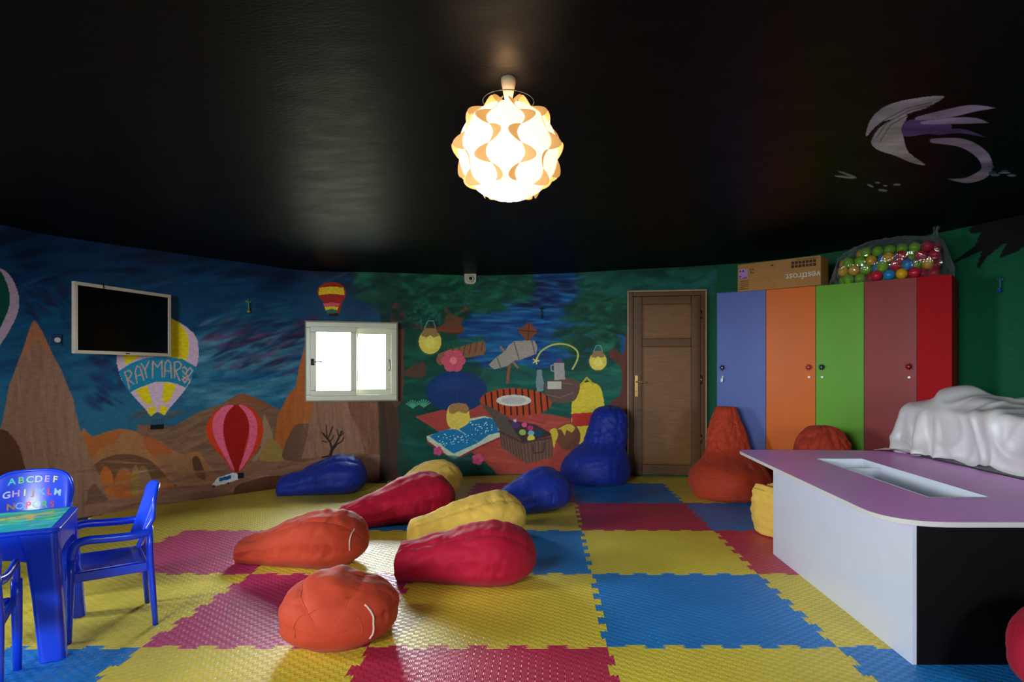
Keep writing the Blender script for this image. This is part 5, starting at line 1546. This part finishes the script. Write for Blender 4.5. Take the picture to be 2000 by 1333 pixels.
def place_chair(e, c, fwd, label):
    """c: plan centre; fwd: plan direction the sitter faces"""
    e.location = (c[0], c[1], 0); e.rotation_euler = (0, 0, math.atan2(fwd[1], fwd[0]) + PI / 2)
    tag(e, label, 'chair', 'blue plastic chairs round the small table')
c1 = small_chair(); place_chair(c1, (-2.115, 2.95), (-.78, -.62), 'blue plastic armchair seen from the side, right of the small table')
c2 = small_chair(True); place_chair(c2, (-2.83, 3.30), (.42, -.91), 'blue plastic armchair with printed alphabet letters behind the small table')
def copy_tree(o, parent=None):
    c = o.copy(); COL.objects.link(c)
    c.parent = parent
    for ch in list(o.children): copy_tree(ch, c)
    return c
c3 = copy_tree(c1); place_chair(c3, (-2.21, 2.235), (-.55, .83), 'blue plastic armchair cut off by the left frame, in front of the small table')

e = empty('kids_table', (-2.072, 2.565, 0), PI + math.atan2(-.5, -.866) ); tag(e, 'small blue plastic table with a printed picture top', 'table')
# local: x from the near-right corner leftwards is negative, y runs to the far side
TWd, TDp, THt = .80, .52, .545
def tcorner(x, y, z): return (x, y, z)
tp = round_poly([(0.02, 0), (0.02, TDp), (-TWd, TDp), (-TWd, 0)], [.05] * 4, 6)
MB().prism(tp, THt - .018, THt).build('tabletop', m_bp, e, bevel=.006)
cp = round_poly([(-.012, .028), (-.012, TDp - .028), (-TWd + .03, TDp - .028), (-TWd + .03, .028)], [.03] * 4, 5)
sk = MB()
def arch(p0, p1, nrm, thick=.012):
    p0, p1, nrm = Vector(p0), Vector(p1), Vector(nrm)
    n_ = 16; fs = []; vs = []
    for i in range(n_ + 1):
        t_ = i / n_; p = p0 + (p1 - p0) * t_
        k_ = min(t_, 1 - t_)
        low = THt - .145 + .0 if k_ < .10 else THt - .105 + .03 * math.exp(-(k_ - .10) * 14) * -1
        for off in (0, thick):
            for z in (THt - .015, low): vs.append((p.x + nrm.x * off, p.y + nrm.y * off, z))
    for i in range(n_):
        a = i * 4; b2 = a + 4
        fs += [(a, b2, b2 + 1, a + 1), (a + 2, a + 3, b2 + 3, b2 + 2), (a + 1, b2 + 1, b2 + 3, a + 3), (a, a + 2, b2 + 2, b2)]
    sk.add(vs, fs)
arch((.012, .03), (.012, TDp - .03), (-1, 0)); arch((-.0, .008), (-TWd + .02, .008), (0, 1)); arch((-.0, TDp - .008), (-TWd + .02, TDp - .008), (0, -1)); arch((-TWd + .008, .03), (-TWd + .008, TDp - .03), (1, 0))
sk.build('skirt', m_bp, e)
for (x, y, sx, sy) in ((0, 0, 1, -1), (0, TDp, 1, 1), (-TWd, 0, -1, -1), (-TWd, TDp, -1, 1)):
    L_ = MB(); rings = []
    for z, k_, sp_ in ((THt - .016, 1.25, 0), (THt - .12, 1.05, .006), (.25, .95, .018), (0, .86, .034)):
        w_ = .105 * k_
        X = x + sx * (.012 + sp_) * 1; Y = y + sy * (.0 + sp_)
        poly_ = round_poly([(X, Y), (X - sx * w_, Y), (X - sx * w_, Y - sy * w_ * .75), (X, Y - sy * w_ * .75)], [.028, .02, .02, .02], 4)
        rings.append([(p.x, p.y, z) for p in poly_])
    L_.loft(rings).build('leg', m_bp, e, smooth=False, bevel=.004)
# printed picture: water, leaves and a long-necked yellow animal shape, painted on a fine grid
nx, ny = 150, 100
gxx = np.linspace(-TWd + .03, -.012, nx); gyy = np.linspace(.028, TDp - .028, ny)
QX, QY = np.meshgrid(gxx, gyy, indexing='ij')
pc = Canvas(QX * 1000, QY * 1000, (40, 190, 216)); pc.mono = True; pc.cx = gxx * 1000
pc.dabs(160, (-770, 28, -12, 492), [(20, 170, 150), (90, 214, 120), (40, 205, 230), (160, 230, 220)], (20, 70), (6, 20), .2, .7, .6)
pc.dabs(60, (-330, 150, -20, 480), [(100, 214, 110), (130, 224, 120)], (30, 70), (10, 26), .3, .8, .5)
pc.poly([(-420, 320), (-330, 350), (-240, 340), (-170, 370), (-110, 400), (-60, 410), (-70, 370), (-120, 340), (-110, 250), (-135, 250), (-150, 310), (-230, 290), (-240, 200), (-262, 205), (-262, 290), (-340, 300), (-420, 290), (-520, 340), (-520, 360)], (226, 204, 110), smooth=4)
for k in range(40):
    pc.ell(random.uniform(-400, -80), random.uniform(280, 385), 6, 5, (190, 120, 60), .7)
pc.dabs(40, (-780, 30, -300, 480), [(220, 200, 230), (240, 230, 160), (10, 110, 100)], (14, 50), (5, 12), .3, .8, .5)
Vt = np.stack([QX, QY, np.full_like(QX, THt + .001)], -1)
mt = mat('printed sheet', (0, 0, 0), rough=.25, attr=True, var=.03)
o = grid_mesh('printed_picture', Vt, np.ones((nx - 1, ny - 1), bool), to_lin(pc.C), mt); o.parent = e

print('scene built')
